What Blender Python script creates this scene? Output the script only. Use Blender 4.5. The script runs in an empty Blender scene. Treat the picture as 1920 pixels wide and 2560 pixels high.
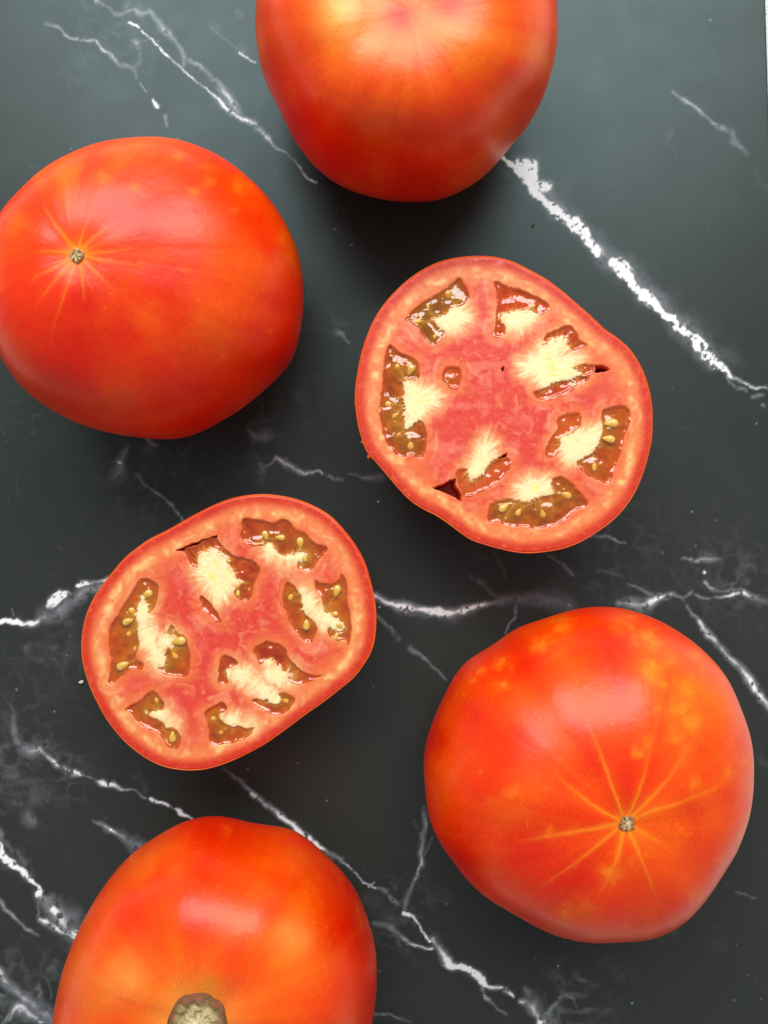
import bpy, math
import numpy as np

# ------------------------------------------------------------------ camera, light, exposure
S = bpy.context.scene
C = bpy.context.collection
H = 0.25                       # camera height above the slab, metres
K = 0.1664 / 1280              # metres on the slab per photo pixel
cam = bpy.data.objects.new('camera', bpy.data.cameras.new('camera'))
C.objects.link(cam)
cam.location = (0, 0, H)
cam.data.sensor_fit = 'VERTICAL'
cam.data.angle = 2 * math.atan(0.1664 / H)
cam.data.clip_start = 0.01
cam.data.clip_end = 50
S.camera = cam

W = bpy.data.worlds.new('World')
S.world = W
W.use_nodes = True
W.node_tree.nodes['Background'].inputs[0].default_value = (0.95, 0.97, 0.95, 1)
W.node_tree.nodes['Background'].inputs[1].default_value = 0.31

def window_pane(x, w, h, power):
    l = bpy.data.lights.new('window_light', 'AREA')
    l.shape = 'RECTANGLE'; l.size = w; l.size_y = h; l.energy = power
    l.color = (0.985, 1.0, 0.985)
    o = bpy.data.objects.new('window_light', l)
    C.objects.link(o)
    d = np.array([x, 0.86, 0.98])
    o.location = d
    o.rotation_euler = (math.atan2(0.86, 0.98) * -1, 0, 0)
    return o
window_pane(-0.36, 0.64, 0.72, 11.6)
window_pane(0.36, 0.64, 0.72, 11.6)

S.view_settings.view_transform = 'Standard'
S.view_settings.look = 'None'
S.view_settings.exposure = 0.0
S.view_settings.gamma = 1.0

# ------------------------------------------------------------------ numpy helpers
def srgb(r, g, b):
    c = np.array([r, g, b], float) / 255
    return np.where(c <= 0.04045, c / 12.92, ((c + 0.055) / 1.055) ** 2.4)

def sstep(a, b, x):
    t = np.clip((x - a) / (b - a), 0, 1)
    return t * t * (3 - 2 * t)

def _h(i, j, k, s):
    h = (i.astype(np.int64) * 374761393 + j.astype(np.int64) * 668265263 + k.astype(np.int64) * 2147483647 + s * 974711) & 0xffffffff
    h = ((h ^ (h >> 13)) * 1274126177) & 0xffffffff
    h = (h ^ (h >> 16)) * 2246822519 & 0xffffffff
    return ((h ^ (h >> 15)) & 0xffff) / 65535.0

def vnoise(x, y, z=None, s=0):
    x = np.asarray(x, float); y = np.asarray(y, float)
    z = np.zeros_like(x) + 0.37 if z is None else z
    i = np.floor(x); j = np.floor(y); k = np.floor(z)
    f = x - i; g = y - j; h = z - k
    f = f * f * (3 - 2 * f); g = g * g * (3 - 2 * g); h = h * h * (3 - 2 * h)
    i = i.astype(int); j = j.astype(int); k = k.astype(int)
    r = 0
    for a in (0, 1):
        for b in (0, 1):
            for c in (0, 1):
                r = r + _h(i + a, j + b, k + c, s) * (f if a else 1 - f) * (g if b else 1 - g) * (h if c else 1 - h)
    return r

def fbm(x, y, z=None, s=0, o=4):
    t = 0; n = 0; a = 1.0
    for q in range(o):
        t = t + a * vnoise(x * 2 ** q + 17.3 * q, y * 2 ** q + 5.1 * q, None if z is None else z * 2 ** q, s + q * 7)
        n += a; a *= 0.5
    return t / n

def sd_poly(px, py, poly):
    """signed distance to a closed polygon, negative inside"""
    p = np.array(poly, float)
    d = np.full(px.shape, 1e18); ins = np.zeros(px.shape, bool)
    for a, b in zip(p, np.roll(p, -1, 0)):
        ex, ey = b - a
        wx = px - a[0]; wy = py - a[1]
        t = np.clip((wx * ex + wy * ey) / (ex * ex + ey * ey + 1e-12), 0, 1)
        d = np.minimum(d, (wx - ex * t) ** 2 + (wy - ey * t) ** 2)
        if ey != 0:
            c = ((a[1] <= py) != (b[1] <= py)) & (px < a[0] + (py - a[1]) * ex / ey)
            ins ^= c
    d = np.sqrt(d)
    return np.where(ins, -d, d)

def d_line(px, py, pts):
    """distance to an open polyline and the position 0..1 along it"""
    p = np.array(pts, float)
    d = np.full(px.shape, 1e18); tt = np.zeros(px.shape)
    n = len(p) - 1
    for q in range(n):
        a, b = p[q], p[q + 1]
        ex, ey = b - a
        wx = px - a[0]; wy = py - a[1]
        t = np.clip((wx * ex + wy * ey) / (ex * ex + ey * ey + 1e-12), 0, 1)
        e = (wx - ex * t) ** 2 + (wy - ey * t) ** 2
        m = e < d
        d = np.where(m, e, d); tt = np.where(m, (q + t) / n, tt)
    return np.sqrt(d), tt

def spline_closed(pts, n):
    """smooth closed curve through the points (Catmull-Rom), resampled to n"""
    p = np.array(pts, float)
    m = len(p); per = max(2, n // m)
    out = []
    for i in range(m):
        a, b, c, d = p[i - 1], p[i], p[(i + 1) % m], p[(i + 2) % m]
        for t in np.arange(per) / per:
            out.append(0.5 * (2 * b + (c - a) * t + (2 * a - 5 * b + 4 * c - d) * t * t + (3 * b - a - 3 * c + d) * t ** 3))
    return np.array(out)

# ------------------------------------------------------------------ object helpers
def mesh_np(name, v, quads, mat, parent=None, tint=None, smooth=True, extra=None, normals=None):
    me = bpy.data.meshes.new(name)
    v = np.asarray(v, np.float32); quads = np.asarray(quads, np.int32)
    k = quads.shape[1]
    me.vertices.add(len(v)); me.vertices.foreach_set('co', v.ravel())
    me.loops.add(quads.size); me.loops.foreach_set('vertex_index', quads.ravel())
    me.polygons.add(len(quads)); me.polygons.foreach_set('loop_start', np.arange(0, quads.size, k, dtype=np.int32))
    me.update(calc_edges=True)
    me.polygons.foreach_set('use_smooth', np.full(len(quads), smooth))
    if tint is not None:
        a = me.color_attributes.new('tint', 'FLOAT_COLOR', 'POINT')
        a.data.foreach_set('color', np.c_[tint, np.ones(len(v))].astype(np.float32).ravel())
    for n, val in (extra or {}).items():
        a = me.attributes.new(n, 'FLOAT', 'POINT')
        a.data.foreach_set('value', np.asarray(val, np.float32))
    if normals is not None:
        me.normals_split_custom_set_from_vertices(normals.tolist())
    me.materials.append(mat)
    o = bpy.data.objects.new(name, me)
    C.objects.link(o)
    if parent: o.parent = parent
    return o

def thing(name, label, cat, loc=(0, 0, 0), group=None):
    o = bpy.data.objects.new(name, None)
    o.empty_display_size = 0.02
    C.objects.link(o); o.location = loc
    o['label'] = label; o['category'] = cat
    if group: o['group'] = group
    return o

def grid_quads(nr, nc, wrap=False):
    a = np.arange(nr * nc).reshape(nr, nc)
    if wrap:
        b = np.roll(a, -1, 1)
        return np.stack([a[:-1], b[:-1], b[1:], a[1:]], -1).reshape(-1, 4)
    return np.stack([a[:-1, :-1], a[:-1, 1:], a[1:, 1:], a[1:, :-1]], -1).reshape(-1, 4)

def P(px, py, z=0.0):
    """photo pixel -> point of the place at height z"""
    f = K * (H - z) / H
    return (px - 960) * f, (1280 - py) * f

# ------------------------------------------------------------------ materials
def base_mat(name):
    m = bpy.data.materials.new(name)
    m.use_nodes = True
    nt = m.node_tree
    return m, nt, nt.nodes['Principled BSDF'], nt.nodes, nt.links

def noise_node(N, L, scale, detail=3, rough=0.55, coord='Object'):
    tc = N.new('ShaderNodeTexCoord')
    n = N.new('ShaderNodeTexNoise')
    n.inputs['Scale'].default_value = scale
    n.inputs['Detail'].default_value = detail
    n.inputs['Roughness'].default_value = rough
    L.new(tc.outputs[coord], n.inputs['Vector'])
    return n

def tinted(name, rough, ior=1.45, sss=0.0, radius=(1, .2, .1), sss_scale=0.001, bumps=(), jitter=0.12, jscale=900, coat=0.0, coat_rough=0.05, spec=0.5, rough_var=0.0):
    """principled material whose colour comes from the painted vertex tint with fine procedural grain"""
    m, nt, b, N, L = base_mat(name)
    at = N.new('ShaderNodeAttribute'); at.attribute_name = 'tint'
    nz = noise_node(N, L, jscale, 4, 0.6)
    mr = N.new('ShaderNodeMapRange')
    mr.inputs['From Min'].default_value = 0.25; mr.inputs['From Max'].default_value = 0.75
    mr.inputs['To Min'].default_value = 1 - jitter; mr.inputs['To Max'].default_value = 1 + jitter
    L.new(nz.outputs[0], mr.inputs[0])
    mx = N.new('ShaderNodeVectorMath'); mx.operation = 'SCALE'
    L.new(at.outputs['Color'], mx.inputs[0]); L.new(mr.outputs[0], mx.inputs['Scale'])
    L.new(mx.outputs[0], b.inputs['Base Color'])
    b.inputs['Roughness'].default_value = rough
    if rough_var:
        rn = noise_node(N, L, 60, 5, 0.6)
        rr = N.new('ShaderNodeMapRange')
        rr.inputs['From Min'].default_value = 0.3; rr.inputs['From Max'].default_value = 0.7
        rr.inputs['To Min'].default_value = rough - rough_var; rr.inputs['To Max'].default_value = rough + rough_var
        L.new(rn.outputs[0], rr.inputs[0]); L.new(rr.outputs[0], b.inputs['Roughness'])
    b.inputs['IOR'].default_value = ior
    b.inputs['Specular IOR Level'].default_value = spec
    b.inputs['Subsurface Weight'].default_value = sss
    b.inputs['Subsurface Radius'].default_value = radius
    b.inputs['Subsurface Scale'].default_value = sss_scale
    b.inputs['Coat Weight'].default_value = coat
    b.inputs['Coat Roughness'].default_value = coat_rough
    prev = None
    for sc, st, dist in bumps:
        bn = noise_node(N, L, sc, 3, 0.6)
        bp = N.new('ShaderNodeBump')
        bp.inputs['Strength'].default_value = st; bp.inputs['Distance'].default_value = dist
        L.new(bn.outputs[0], bp.inputs['Height'])
        if prev: L.new(prev.outputs[0], bp.inputs['Normal'])
        prev = bp
    if prev: L.new(prev.outputs[0], b.inputs['Normal'])
    return m

M_stone = tinted('veined_black_stone', 0.38, 1.43, bumps=((2500, 0.05, 0.0002),), jitter=0.10, jscale=1500, rough_var=0.03)
M_skin = tinted('tomato_skin', 0.33, 1.43, sss=0.22, sss_scale=0.002, bumps=((2600, 0.09, 0.0002), (420, 0.07, 0.0005), (150, 0.16, 0.0012)), jitter=0.16, jscale=1900, rough_var=0.04)
M_flesh = tinted('wet_tomato_flesh', 0.36, 1.40, sss=0.22, sss_scale=0.0016, radius=(1, .35, .2), bumps=((3200, 0.24, 0.0003), (700, 0.12, 0.0006)), jitter=0.06, jscale=2600, coat=0.25, coat_rough=0.12)
M_gel = tinted('seed_jelly', 0.10, 1.42, sss=0.0, bumps=((300, 0.10, 0.0008),), jitter=0.12, jscale=700, coat=1.0, coat_rough=0.03)
M_seed = tinted('tomato_seed', 0.25, 1.42, sss=0.2, sss_scale=0.001, radius=(1, .7, .3), bumps=((2500, 0.2, 0.0002),), jitter=0.12, jscale=1500, coat=0.8, coat_rough=0.04)
M_stone.node_tree.nodes['Principled BSDF'].inputs['Specular Tint'].default_value = (0.66, 0.96, 1.0, 1)
M_cork = tinted('dry_stem_tissue', 0.85, 1.4, bumps=((1800, 0.6, 0.0006), (600, 0.5, 0.0008)), jitter=0.25, jscale=1500)

def make_translucent(m, fac):
    # let part of the light straight through, so that seeds and chamber floor show inside the jelly
    N, L = m.node_tree.nodes, m.node_tree.links
    out = N['Material Output']; b = N['Principled BSDF']
    tr = N.new('ShaderNodeBsdfTransparent'); tr.inputs['Color'].default_value = (1.0, .68, .28, 1)
    mx = N.new('ShaderNodeMixShader'); mx.inputs[0].default_value = fac
    L.new(tr.outputs[0], mx.inputs[1]); L.new(b.outputs[0], mx.inputs[2])
    # wet film over everything
    gl = N.new('ShaderNodeBsdfGlossy'); gl.inputs['Roughness'].default_value = 0.07
    fr = N.new('ShaderNodeFresnel'); fr.inputs['IOR'].default_value = 1.45
    m2 = N.new('ShaderNodeMixShader')
    L.new(fr.outputs[0], m2.inputs[0]); L.new(mx.outputs[0], m2.inputs[1]); L.new(gl.outputs[0], m2.inputs[2])
    L.new(m2.outputs[0], out.inputs['Surface'])
make_translucent(M_gel, 0.62)

# ------------------------------------------------------------------ stone slab with veins
def R(x0, y0, s, pts): return [(x0 + p[0] / s, y0 + p[1] / s) for p in pts]
VEINS = []
def vein(reg, pts, w, i, soft=0.5, halo=0.35):
    """w and i: number or list along the line, in the units of the traced view"""
    x0, y0, s = reg
    n = len(pts)
    if reg == (0, 1700, 2.572): w = w * 1.4 if np.isscalar(w) else [q * 1.4 for q in w]
    if reg == (1220, 0, 2.0114): w = w * 1.75 if np.isscalar(w) else [q * 1.75 for q in w]
    w = [w] * n if np.isscalar(w) else list(np.interp(np.linspace(0, 1, n), np.linspace(0, 1, len(w)), w))
    i = [i] * n if np.isscalar(i) else list(np.interp(np.linspace(0, 1, n), np.linspace(0, 1, len(i)), i))
    VEINS.append((R(x0, y0, s, pts), [q / s for q in w], i, soft, halo))
def patch(reg, x, y, r, i, soft=0.9): vein(reg, [(x - r * .3, y - r * .2), (x + r * .3, y + r * .2)], r * 1.3, i, soft, 0.6)

A = (0, 0, 2.07375)
vein(A, [(480, 0), (560, 30), (590, 65), (630, 70), (690, 45), (720, 65)], [10, 14, 20, 30], [.25, .45, .5], .7)
patch(A, 690, 40, 48, .5)
vein(A, [(670, 115), (700, 130), (740, 170), (790, 210), (840, 260), (890, 310), (935, 345), (960, 370), (1030, 430), (1085, 465), (1110, 490)], [14, 9, 12, 9, 9, 11], [.95, .7, .9, .6, .7, .7], .3)
vein(A, [(1110, 490), (1140, 530), (1190, 575), (1230, 600), (1270, 620), (1330, 650), (1390, 710), (1430, 755), (1475, 772), (1520, 820), (1560, 875), (1600, 925), (1640, 950)], [24, 22, 26, 30, 22, 12, 10, 12, 12], [.65, .7, .9, .6, .5, .6, .65, .7], .6)
vein(A, [(720, 75), (770, 45), (800, 70), (830, 125), (880, 170), (920, 220), (955, 285), (945, 330)], [20, 26, 18], .5, .8)
vein(A, [(970, 300), (1030, 340), (1090, 385), (1130, 430), (1160, 465), (1190, 510), (1240, 590)], [18, 24, 34, 36], [.45, .5, .6], .85)
patch(A, 1155, 515, 52, .55)
vein(A, [(240, 110), (290, 135), (330, 175), (430, 210), (480, 215), (520, 255), (570, 280), (620, 330), (690, 350), (710, 400)], [18, 15, 12, 20, 16], [.3, .55, .6, .5, .35], .7)
vein(A, [(690, 215), (720, 260), (735, 310), (690, 350)], 26, [.5, .35], .9)
patch(A, 702, 218, 22, .8, .5)
vein(A, [(715, 210), (790, 208), (830, 212)], 10, [.5, .2], .6)
vein(A, [(725, 430), (760, 480)], 7, .6, .4)
vein(A, [(790, 512), (818, 548)], 15, .8, .6); vein(A, [(845, 605), (860, 648)], 14, .5, .7); patch(A, 915, 718, 9, .7)
vein(A, [(1090, 140), (1150, 190), (1200, 230), (1250, 265)], 8, .3, .7)
vein(A, [(1250, 265), (1290, 300), (1337, 325)], [14, 9], .7, .4)
patch(A, 1265, 260, 34, .45); patch(A, 1240, 75, 30, .3); patch(A, 1100, 140, 34, .15); patch(A, 150, 30, 40, .12)
B = (1220, 0, 2.0114)
vein(B, [(70, 795), (120, 832), (170, 860)], [14, 26, 60], 1.1, .05)
vein(B, [(165, 835), (205, 850), (210, 890)], [60, 66], 1.3, .02)
vein(B, [(190, 920), (235, 965), (290, 1020), (350, 1062), (400, 1100)], [26, 40, 30, 40, 26], [1.0, .95, 1.1, 1.0], .1)
vein(B, [(240, 930), (300, 945)], [46, 30], .85, .3)
vein(B, [(400, 1105), (440, 1130), (480, 1160), (520, 1220), (560, 1285)], [30, 50, 40, 34, 24], 1.15, .05)
vein(B, [(550, 1240), (600, 1300), (640, 1335)], [30, 40, 40], .6, .6)
vein(B, [(640, 1330), (660, 1345), (690, 1380), (720, 1420)], [46, 62, 50, 30], 1.25, .04)
vein(B, [(720, 1430), (760, 1455), (800, 1495), (845, 1550), (880, 1590), (930, 1610), (955, 1645), (1010, 1690)], [34, 40, 46, 30, 22, 36, 26, 24], [1.1, 1.0, 1.15, 1.0, .9, 1.15, 1.0], .1)
vein(B, [(1010, 1690), (1070, 1740), (1100, 1790), (1140, 1820), (1180, 1850)], [22, 46, 40, 46, 30], 1.15, .08)
vein(B, [(1180, 1850), (1230, 1895), (1290, 1925), (1350, 1945), (1408, 1940)], [18, 10, 9, 9], [.8, .6, .6, .5], .4)
vein(B, [(225, 860), (290, 945), (372, 1055), (480, 1150), (565, 1245), (665, 1330), (762, 1420), (880, 1550), (992, 1660), (1102, 1760), (1190, 1850)], [34, 46, 34, 40, 46, 40, 46, 44, 46, 40, 20], [.36, .42, .32, .4, .45, .36], .7, .6)
for x, y in ((330, 960), (580, 1230), (760, 1400), (900, 1540), (1000, 1640), (1090, 1700), (1190, 1800)):
    patch(B, x, y, 52, .26)
vein(B, [(935, 455), (1000, 515), (1070, 560), (1130, 610), (1220, 665), (1235, 705), (1300, 775)], [7, 12, 9, 9, 22, 9], [.35, .5, .45, .4, .35, .25], .6)
vein(B, [(1340, 860), (1370, 930), (1400, 960)], 18, .22, .9)
vein(B, [(1195, 1870), (1215, 1930), (1240, 1950), (1300, 1965)], 9, .4, .6); vein(B, [(1330, 1995), (1385, 1980)], 10, .5, .5); patch(B, 1388, 2035, 9, .7)
CC = (0, 1700, 2.572)
vein(CC, [(60, 150), (90, 200), (70, 300), (110, 380), (130, 405)], [16, 20, 36, 26], [.2, .2, .4, .5], .85)
vein(CC, [(40, 410), (130, 400)], 30, .4, .9)
vein(CC, [(160, 440), (210, 460), (250, 440)], [40, 56, 30], .5, .85); patch(CC, 205, 520, 34, .45)
vein(CC, [(250, 440), (330, 515), (400, 560), (460, 600), (515, 610)], [24, 22, 20, 26, 16], [.6, .6, .6, .8], .5)
vein(CC, [(515, 610), (590, 635), (660, 655), (730, 680), (800, 700), (870, 720), (940, 765)], [8, 12, 20, 20, 12, 10, 9], [.4, .5, .85, .9, .5, .5, .45], .4)
vein(CC, [(975, 770), (1030, 800), (1080, 820)], [22, 18], 1.05, .15)
vein(CC, [(1100, 830), (1150, 850), (1190, 870), (1240, 890)], [9, 18, 16, 8], [.7, 1.0, .9], .3)
for x, y, r, i in ((60, 610, 60, .3), (180, 730, 80, .28), (190, 890, 45, .5), (100, 800, 40, .38), (290, 700, 50, .22), (120, 700, 60, .2), (330, 380, 40, .15), (560, 600, 60, .12), (880, 650, 40, .15)):
    patch(CC, x, y, r, i)
vein(CC, [(590, 905), (650, 940), (715, 970), (790, 1010), (860, 1050), (910, 1080)], [9, 22, 20, 34, 50, 56], [.25, .5, .7, .4, .45], .75)
patch(CC, 715, 970, 10, 1.0, .3)
vein(CC, [(0, 1040), (10, 1110), (50, 1160), (100, 1200)], [20, 34, 44, 30], 1.15, .08)
vein(CC, [(100, 1200), (150, 1240), (200, 1300), (240, 1340), (245, 1380)], [34, 44, 30, 34, 40], [.9, .95, 1.0, 1.2], .15)
vein(CC, [(0, 1000), (40, 1050), (110, 1120), (190, 1240)], [30, 50, 46, 40], .42, .9)
vein(CC, [(265, 1400), (320, 1460), (390, 1520), (460, 1590), (530, 1650)], [20, 70, 100, 110, 100], .55, .45, .3)
vein(CC, [(250, 1400), (250, 1540)], 16, .35, .5)
vein(CC, [(260, 1545), (350, 1600), (480, 1660)], [20, 26, 20], .7, .5); patch(CC, 345, 1490, 24, 1.0, .3); patch(CC, 480, 1630, 20, .85, .4)
vein(CC, [(0, 1410), (40, 1480), (120, 1560), (180, 1610), (230, 1635)], [20, 15, 14, 16], [.5, .55, .6, .35], .6)
vein(CC, [(-60, 1790), (0, 1870), (70, 1970), (150, 2040), (230, 2100), (310, 2180), (380, 2230)], [30, 34, 34, 50, 56, 50], [.7, .65, .6, .5, .5], .6)
vein(CC, [(60, 2180), (90, 2110), (140, 2090), (180, 2140), (250, 2190), (280, 2230)], [30, 50, 44, 40], .6, .5)
patch(CC, 120, 2120, 50, .5, .6); vein(CC, [(20, 2212), (60, 2130)], 14, .5, .5)
vein(CC, [(265, 1900), (300, 1920), (325, 1990), (330, 2050)], 7, .3, .6)
E_ = (540, 1880, 1.7281)
vein(E_, [(35, 65), (100, 120), (140, 160)], [16, 18], .5, .6)
vein(E_, [(140, 160), (170, 185), (240, 245), (300, 290), (370, 350), (430, 395), (490, 440), (540, 465)], [18, 20, 20, 18, 20, 18, 22, 22], [.6, .85, .85, .8, .9, .9, .7, .55], .35)
vein(E_, [(540, 465), (590, 510), (640, 565), (690, 585)], [8, 7, 10, 10], [.55, .75, .75, .6], .4)
vein(E_, [(690, 585), (740, 620), (785, 660)], 12, [.4, .4, .6], .7); vein(E_, [(660, 585), (685, 560)], 7, .6, .5)
vein(E_, [(905, 240), (900, 330), (885, 410), (890, 490), (860, 560), (825, 610), (815, 680)], [14, 18, 20, 20, 10, 20, 18], [.4, .5, .6, .6, .45, .4], .65)
vein(E_, [(940, 370), (910, 430), (880, 520)], 7, .35, .6); vein(E_, [(860, 295), (862, 330)], 16, .25, .9)
vein(E_, [(805, 690), (850, 715), (890, 770), (930, 820)], [18, 14, 11, 18], [.9, .95, .85, 1.1], .25)
vein(E_, [(940, 810), (985, 870), (1020, 930)], [22, 36, 40], [.6, .65, 1.0], .5)
vein(E_, [(1020, 925), (1080, 935), (1130, 965), (1155, 1000)], [36, 30, 40, 36], 1.1, .12)
vein(E_, [(1155, 1005), (1200, 1018), (1240, 1025), (1280, 1060)], [18, 22, 24, 12], [.9, 1.0, .8], .3)
vein(E_, [(680, 730), (740, 750), (780, 780), (830, 820), (880, 840), (940, 850)], [24, 26, 20, 18, 14, 12], [.3, .45, .5, .6, .65, .8], .6)
patch(E_, 740, 720, 44, .3); patch(E_, 680, 640, 44, .15)
vein(E_, [(1310, 1075), (1350, 1080), (1375, 1110), (1395, 1150), (1390, 1180)], [16, 30, 40, 34, 24], [.6, .6, .8, 1.0], .5)
vein(E_, [(1340, 1030), (1365, 1070), (1400, 1120)], [26, 50, 40], .4, .8)
vein(E_, [(1420, 1150), (1460, 1090), (1490, 1050), (1540, 1065), (1560, 1110)], [26, 16, 12, 10, 7], [.45, .45, .5, .4, .2], .7)
patch(E_, 1440, 1160, 40, .4); vein(E_, [(680, 1135), (740, 1140), (800, 1160), (840, 1170)], 9, [.6, .4, .25], .5)
vein(E_, [(1145, 1000), (1148, 1045), (1190, 1080), (1250, 1135)], [16, 10, 9, 12], [.7, .5, .4, .35], .5)
F_ = (880, 1300, 1.5952)
vein(F_, [(80, 303), (140, 322), (200, 345), (260, 355), (320, 370), (380, 375), (440, 365), (500, 348), (560, 330)], [26, 26, 34, 26, 34, 34, 30, 20, 18], [.75, .75, .8, .85, 1.05, 1.05, .9, .75, .6], .35)
vein(F_, [(200, 355), (300, 385), (420, 385), (480, 360)], [40, 60, 60, 30], .38, .9)
vein(F_, [(560, 330), (620, 310), (680, 315), (740, 310), (800, 320), (870, 345)], [20, 30, 40, 46, 56, 50], [.6, .5, .42, .38, .34, .3], .8)
vein(F_, [(100, 380), (150, 430), (190, 480)], [9, 14, 20], [.35, .4, .5], .5); vein(F_, [(235, 515), (300, 570), (375, 632)], [18, 12, 8], [.45, .4, .3], .6)
vein(F_, [(650, 335), (650, 380), (625, 420), (618, 455)], [12, 8, 7], .4, .5)
vein(F_, [(480, 220), (520, 250), (550, 285), (570, 300)], [14, 18, 12], .32, .7); vein(F_, [(570, 130), (600, 190), (625, 245)], 9, .15, .8)
vein(F_, [(340, 110), (420, 130)], 14, .2, .9); vein(F_, [(770, 130), (830, 170), (860, 205), (880, 220)], [8, 11, 16, 10], .35, .5)
vein(F_, [(940, 65), (1000, 68), (1050, 78), (1090, 90)], [9, 12, 12, 9], [.4, .6, .5], .5); vein(F_, [(1120, 100), (1190, 125)], 14, .25, .9)
vein(F_, [(990, 205), (1060, 215), (1080, 230)], 16, .28, .9); vein(F_, [(1100, 255), (1140, 275), (1190, 290), (1240, 290)], 12, .35, .7)
vein(F_, [(1065, 330), (1110, 335), (1160, 345), (1200, 320), (1250, 305), (1285, 292)], [26, 44, 50, 36, 24, 18], [.5, .6, .65, .7, .7, .6], .5)
vein(F_, [(1285, 295), (1320, 310), (1360, 295)], 13, .5, .5)
vein(F_, [(1380, 306), (1440, 308), (1510, 300), (1550, 285), (1600, 310), (1659, 325)], [10, 10, 14, 16, 24, 30], [.45, .5, .75, .7, .4, .3], .5)
vein(F_, [(1440, 270), (1480, 280), (1560, 280)], 10, .45, .6); vein(F_, [(1550, 285), (1600, 320), (1650, 360)], 34, .25, .9)
vein(F_, [(1325, 320), (1350, 370), (1380, 400)], [12, 14, 20], [.35, .4, .6], .6)
vein(F_, [(1380, 400), (1400, 430), (1450, 490), (1500, 540), (1560, 600), (1600, 660), (1659, 750), (1720, 840)], [22, 20, 22, 24, 26, 22, 20], [.7, .6, .65, .75, .7, .7], .5)
vein(F_, [(1320, 155), (1360, 160), (1420, 160), (1470, 150)], [10, 14, 24, 14], .45, .7); patch(F_, 1430, 150, 34, .5); patch(F_, 1400, 206, 7, .9, .3)
vein(F_, [(1410, 240), (1440, 265), (1470, 280)], 10, .5, .6); patch(F_, 1570, 245, 20, .3)
G_ = (200, 900, 2.07375)
vein(G_, [(240, 430), (235, 470), (215, 530), (200, 590)], [12, 22, 40, 70], [.15, .4, .55, .4], .85); patch(G_, 205, 535, 16, .9, .5)
vein(G_, [(160, 580), (245, 590)], 26, .4, .9)
vein(G_, [(290, 590), (350, 650), (400, 690), (450, 745), (510, 800), (540, 835)], [12, 15, 16, 14, 12], [.45, .6, .7, .7, .6], .5)
vein(G_, [(350, 405), (395, 450)], 16, .5, .7); vein(G_, [(430, 465), (470, 480), (470, 520)], 22, .22, .9); patch(G_, 475, 553, 7, .7); vein(G_, [(610, 630), (690, 710)], 8, .18, .9)
vein(G_, [(860, 360), (910, 410), (960, 390)], [14, 40, 56], .38, .85)
vein(G_, [(910, 410), (920, 500), (940, 570), (930, 630)], [34, 26, 50, 44], [.35, .3, .42, .25], .9)
vein(G_, [(940, 570), (1000, 540), (1020, 512), (1075, 540), (1120, 575), (1165, 590), (1230, 580), (1300, 615), (1360, 630)], [20, 14, 22, 40, 18, 14, 12, 12], [.35, .4, .65, .5, .4, .7, .4, .35], .7)
vein(G_, [(1390, 600), (1440, 595), (1470, 615), (1550, 610)], [8, 10, 10, 40], .35, .7)
Q_ = (0, 1080, 3.16)
vein(Q_, [(-60, 1540), (0, 1510), (60, 1495), (140, 1490), (180, 1510)], [50, 56, 40, 66, 46], 1.15, .1)
vein(Q_, [(185, 1505), (240, 1510), (290, 1490), (350, 1440)], [40, 50, 50, 60], [.9, 1.0, .8, .6], .3)
vein(Q_, [(380, 1380), (430, 1310), (480, 1280), (530, 1280)], [60, 90, 100, 60], [.8, 1.15, 1.2, .9], .15)
vein(Q_, [(340, 1450), (450, 1420), (560, 1340), (650, 1270), (760, 1230), (860, 1180)], [80, 110, 110, 80, 70, 50], [.55, .45, .4, .45, .5, .5], .75)
vein(Q_, [(600, 1225), (640, 1215), (680, 1205)], [36, 56, 36], 1.15, .25); vein(Q_, [(650, 1215), (760, 1185), (870, 1155)], [40, 26, 26], [.8, .55, .85], .6)
vein(Q_, [(90, 1390), (110, 1450)], 10, .5, .6); patch(Q_, 540, 1480, 60, .2)
for x, y, r, i in ((210, 1720, 34, .3), (430, 1720, 34, .3), (240, 1780, 24, .25), (440, 1815, 50, .25), (560, 1610, 24, .22), (470, 1755, 14, .4), (90, 2165, 20, .35), (380, 1850, 30, .18), (200, 2100, 40, .12), (60, 2080, 60, .12), (480, 930, 24, .15), (800, 440, 24, .14), (400, 1130, 30, .12)):
    patch(Q_, x, y, r, i)
V_ = (700, 480, 4.1475)
vein(V_, [(480, 1180), (540, 1240), (600, 1310), (640, 1340)], [20, 50, 60, 40], [.15, .32, .35, .25], .9)
vein(V_, [(540, 1450), (640, 1470), (710, 1560)], [60, 44, 20], [.15, .5, .35], .8); vein(V_, [(280, 1070), (320, 1110)], 20, .22, .8)
patch(V_, 660, 210, 30, .3); patch(V_, 580, 390, 16, .6); patch(V_, 745, 550, 12, .7); patch(V_, 520, 490, 50, .12); vein(V_, [(610, 430), (800, 470)], 20, .15, .9)
U_ = (1500, 2100, 3.95)
patch(U_, 1240, 432, 16, .7); vein(U_, [(1340, 510), (1480, 545), (1540, 575)], 22, .3, .8); patch(U_, 1180, 1040, 80, .12); patch(U_, 720, 900, 50, .14)
patch(U_, 1465, 1335, 12, .5); patch(U_, 1520, 1380, 14, .45); patch(U_, 1325, 1582, 12, .5); patch(U_, 1590, 1570, 12, .45); patch(U_, 300, 1750, 40, .14); patch(U_, 610, 970, 40, .12)
rng = np.random.default_rng(4)
for q in range(70):
    patch((0, 0, 1), rng.uniform(0, 1900), rng.uniform(0, 2540), rng.uniform(1.6, 3.2), rng.uniform(.35, .9), .4)
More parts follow.
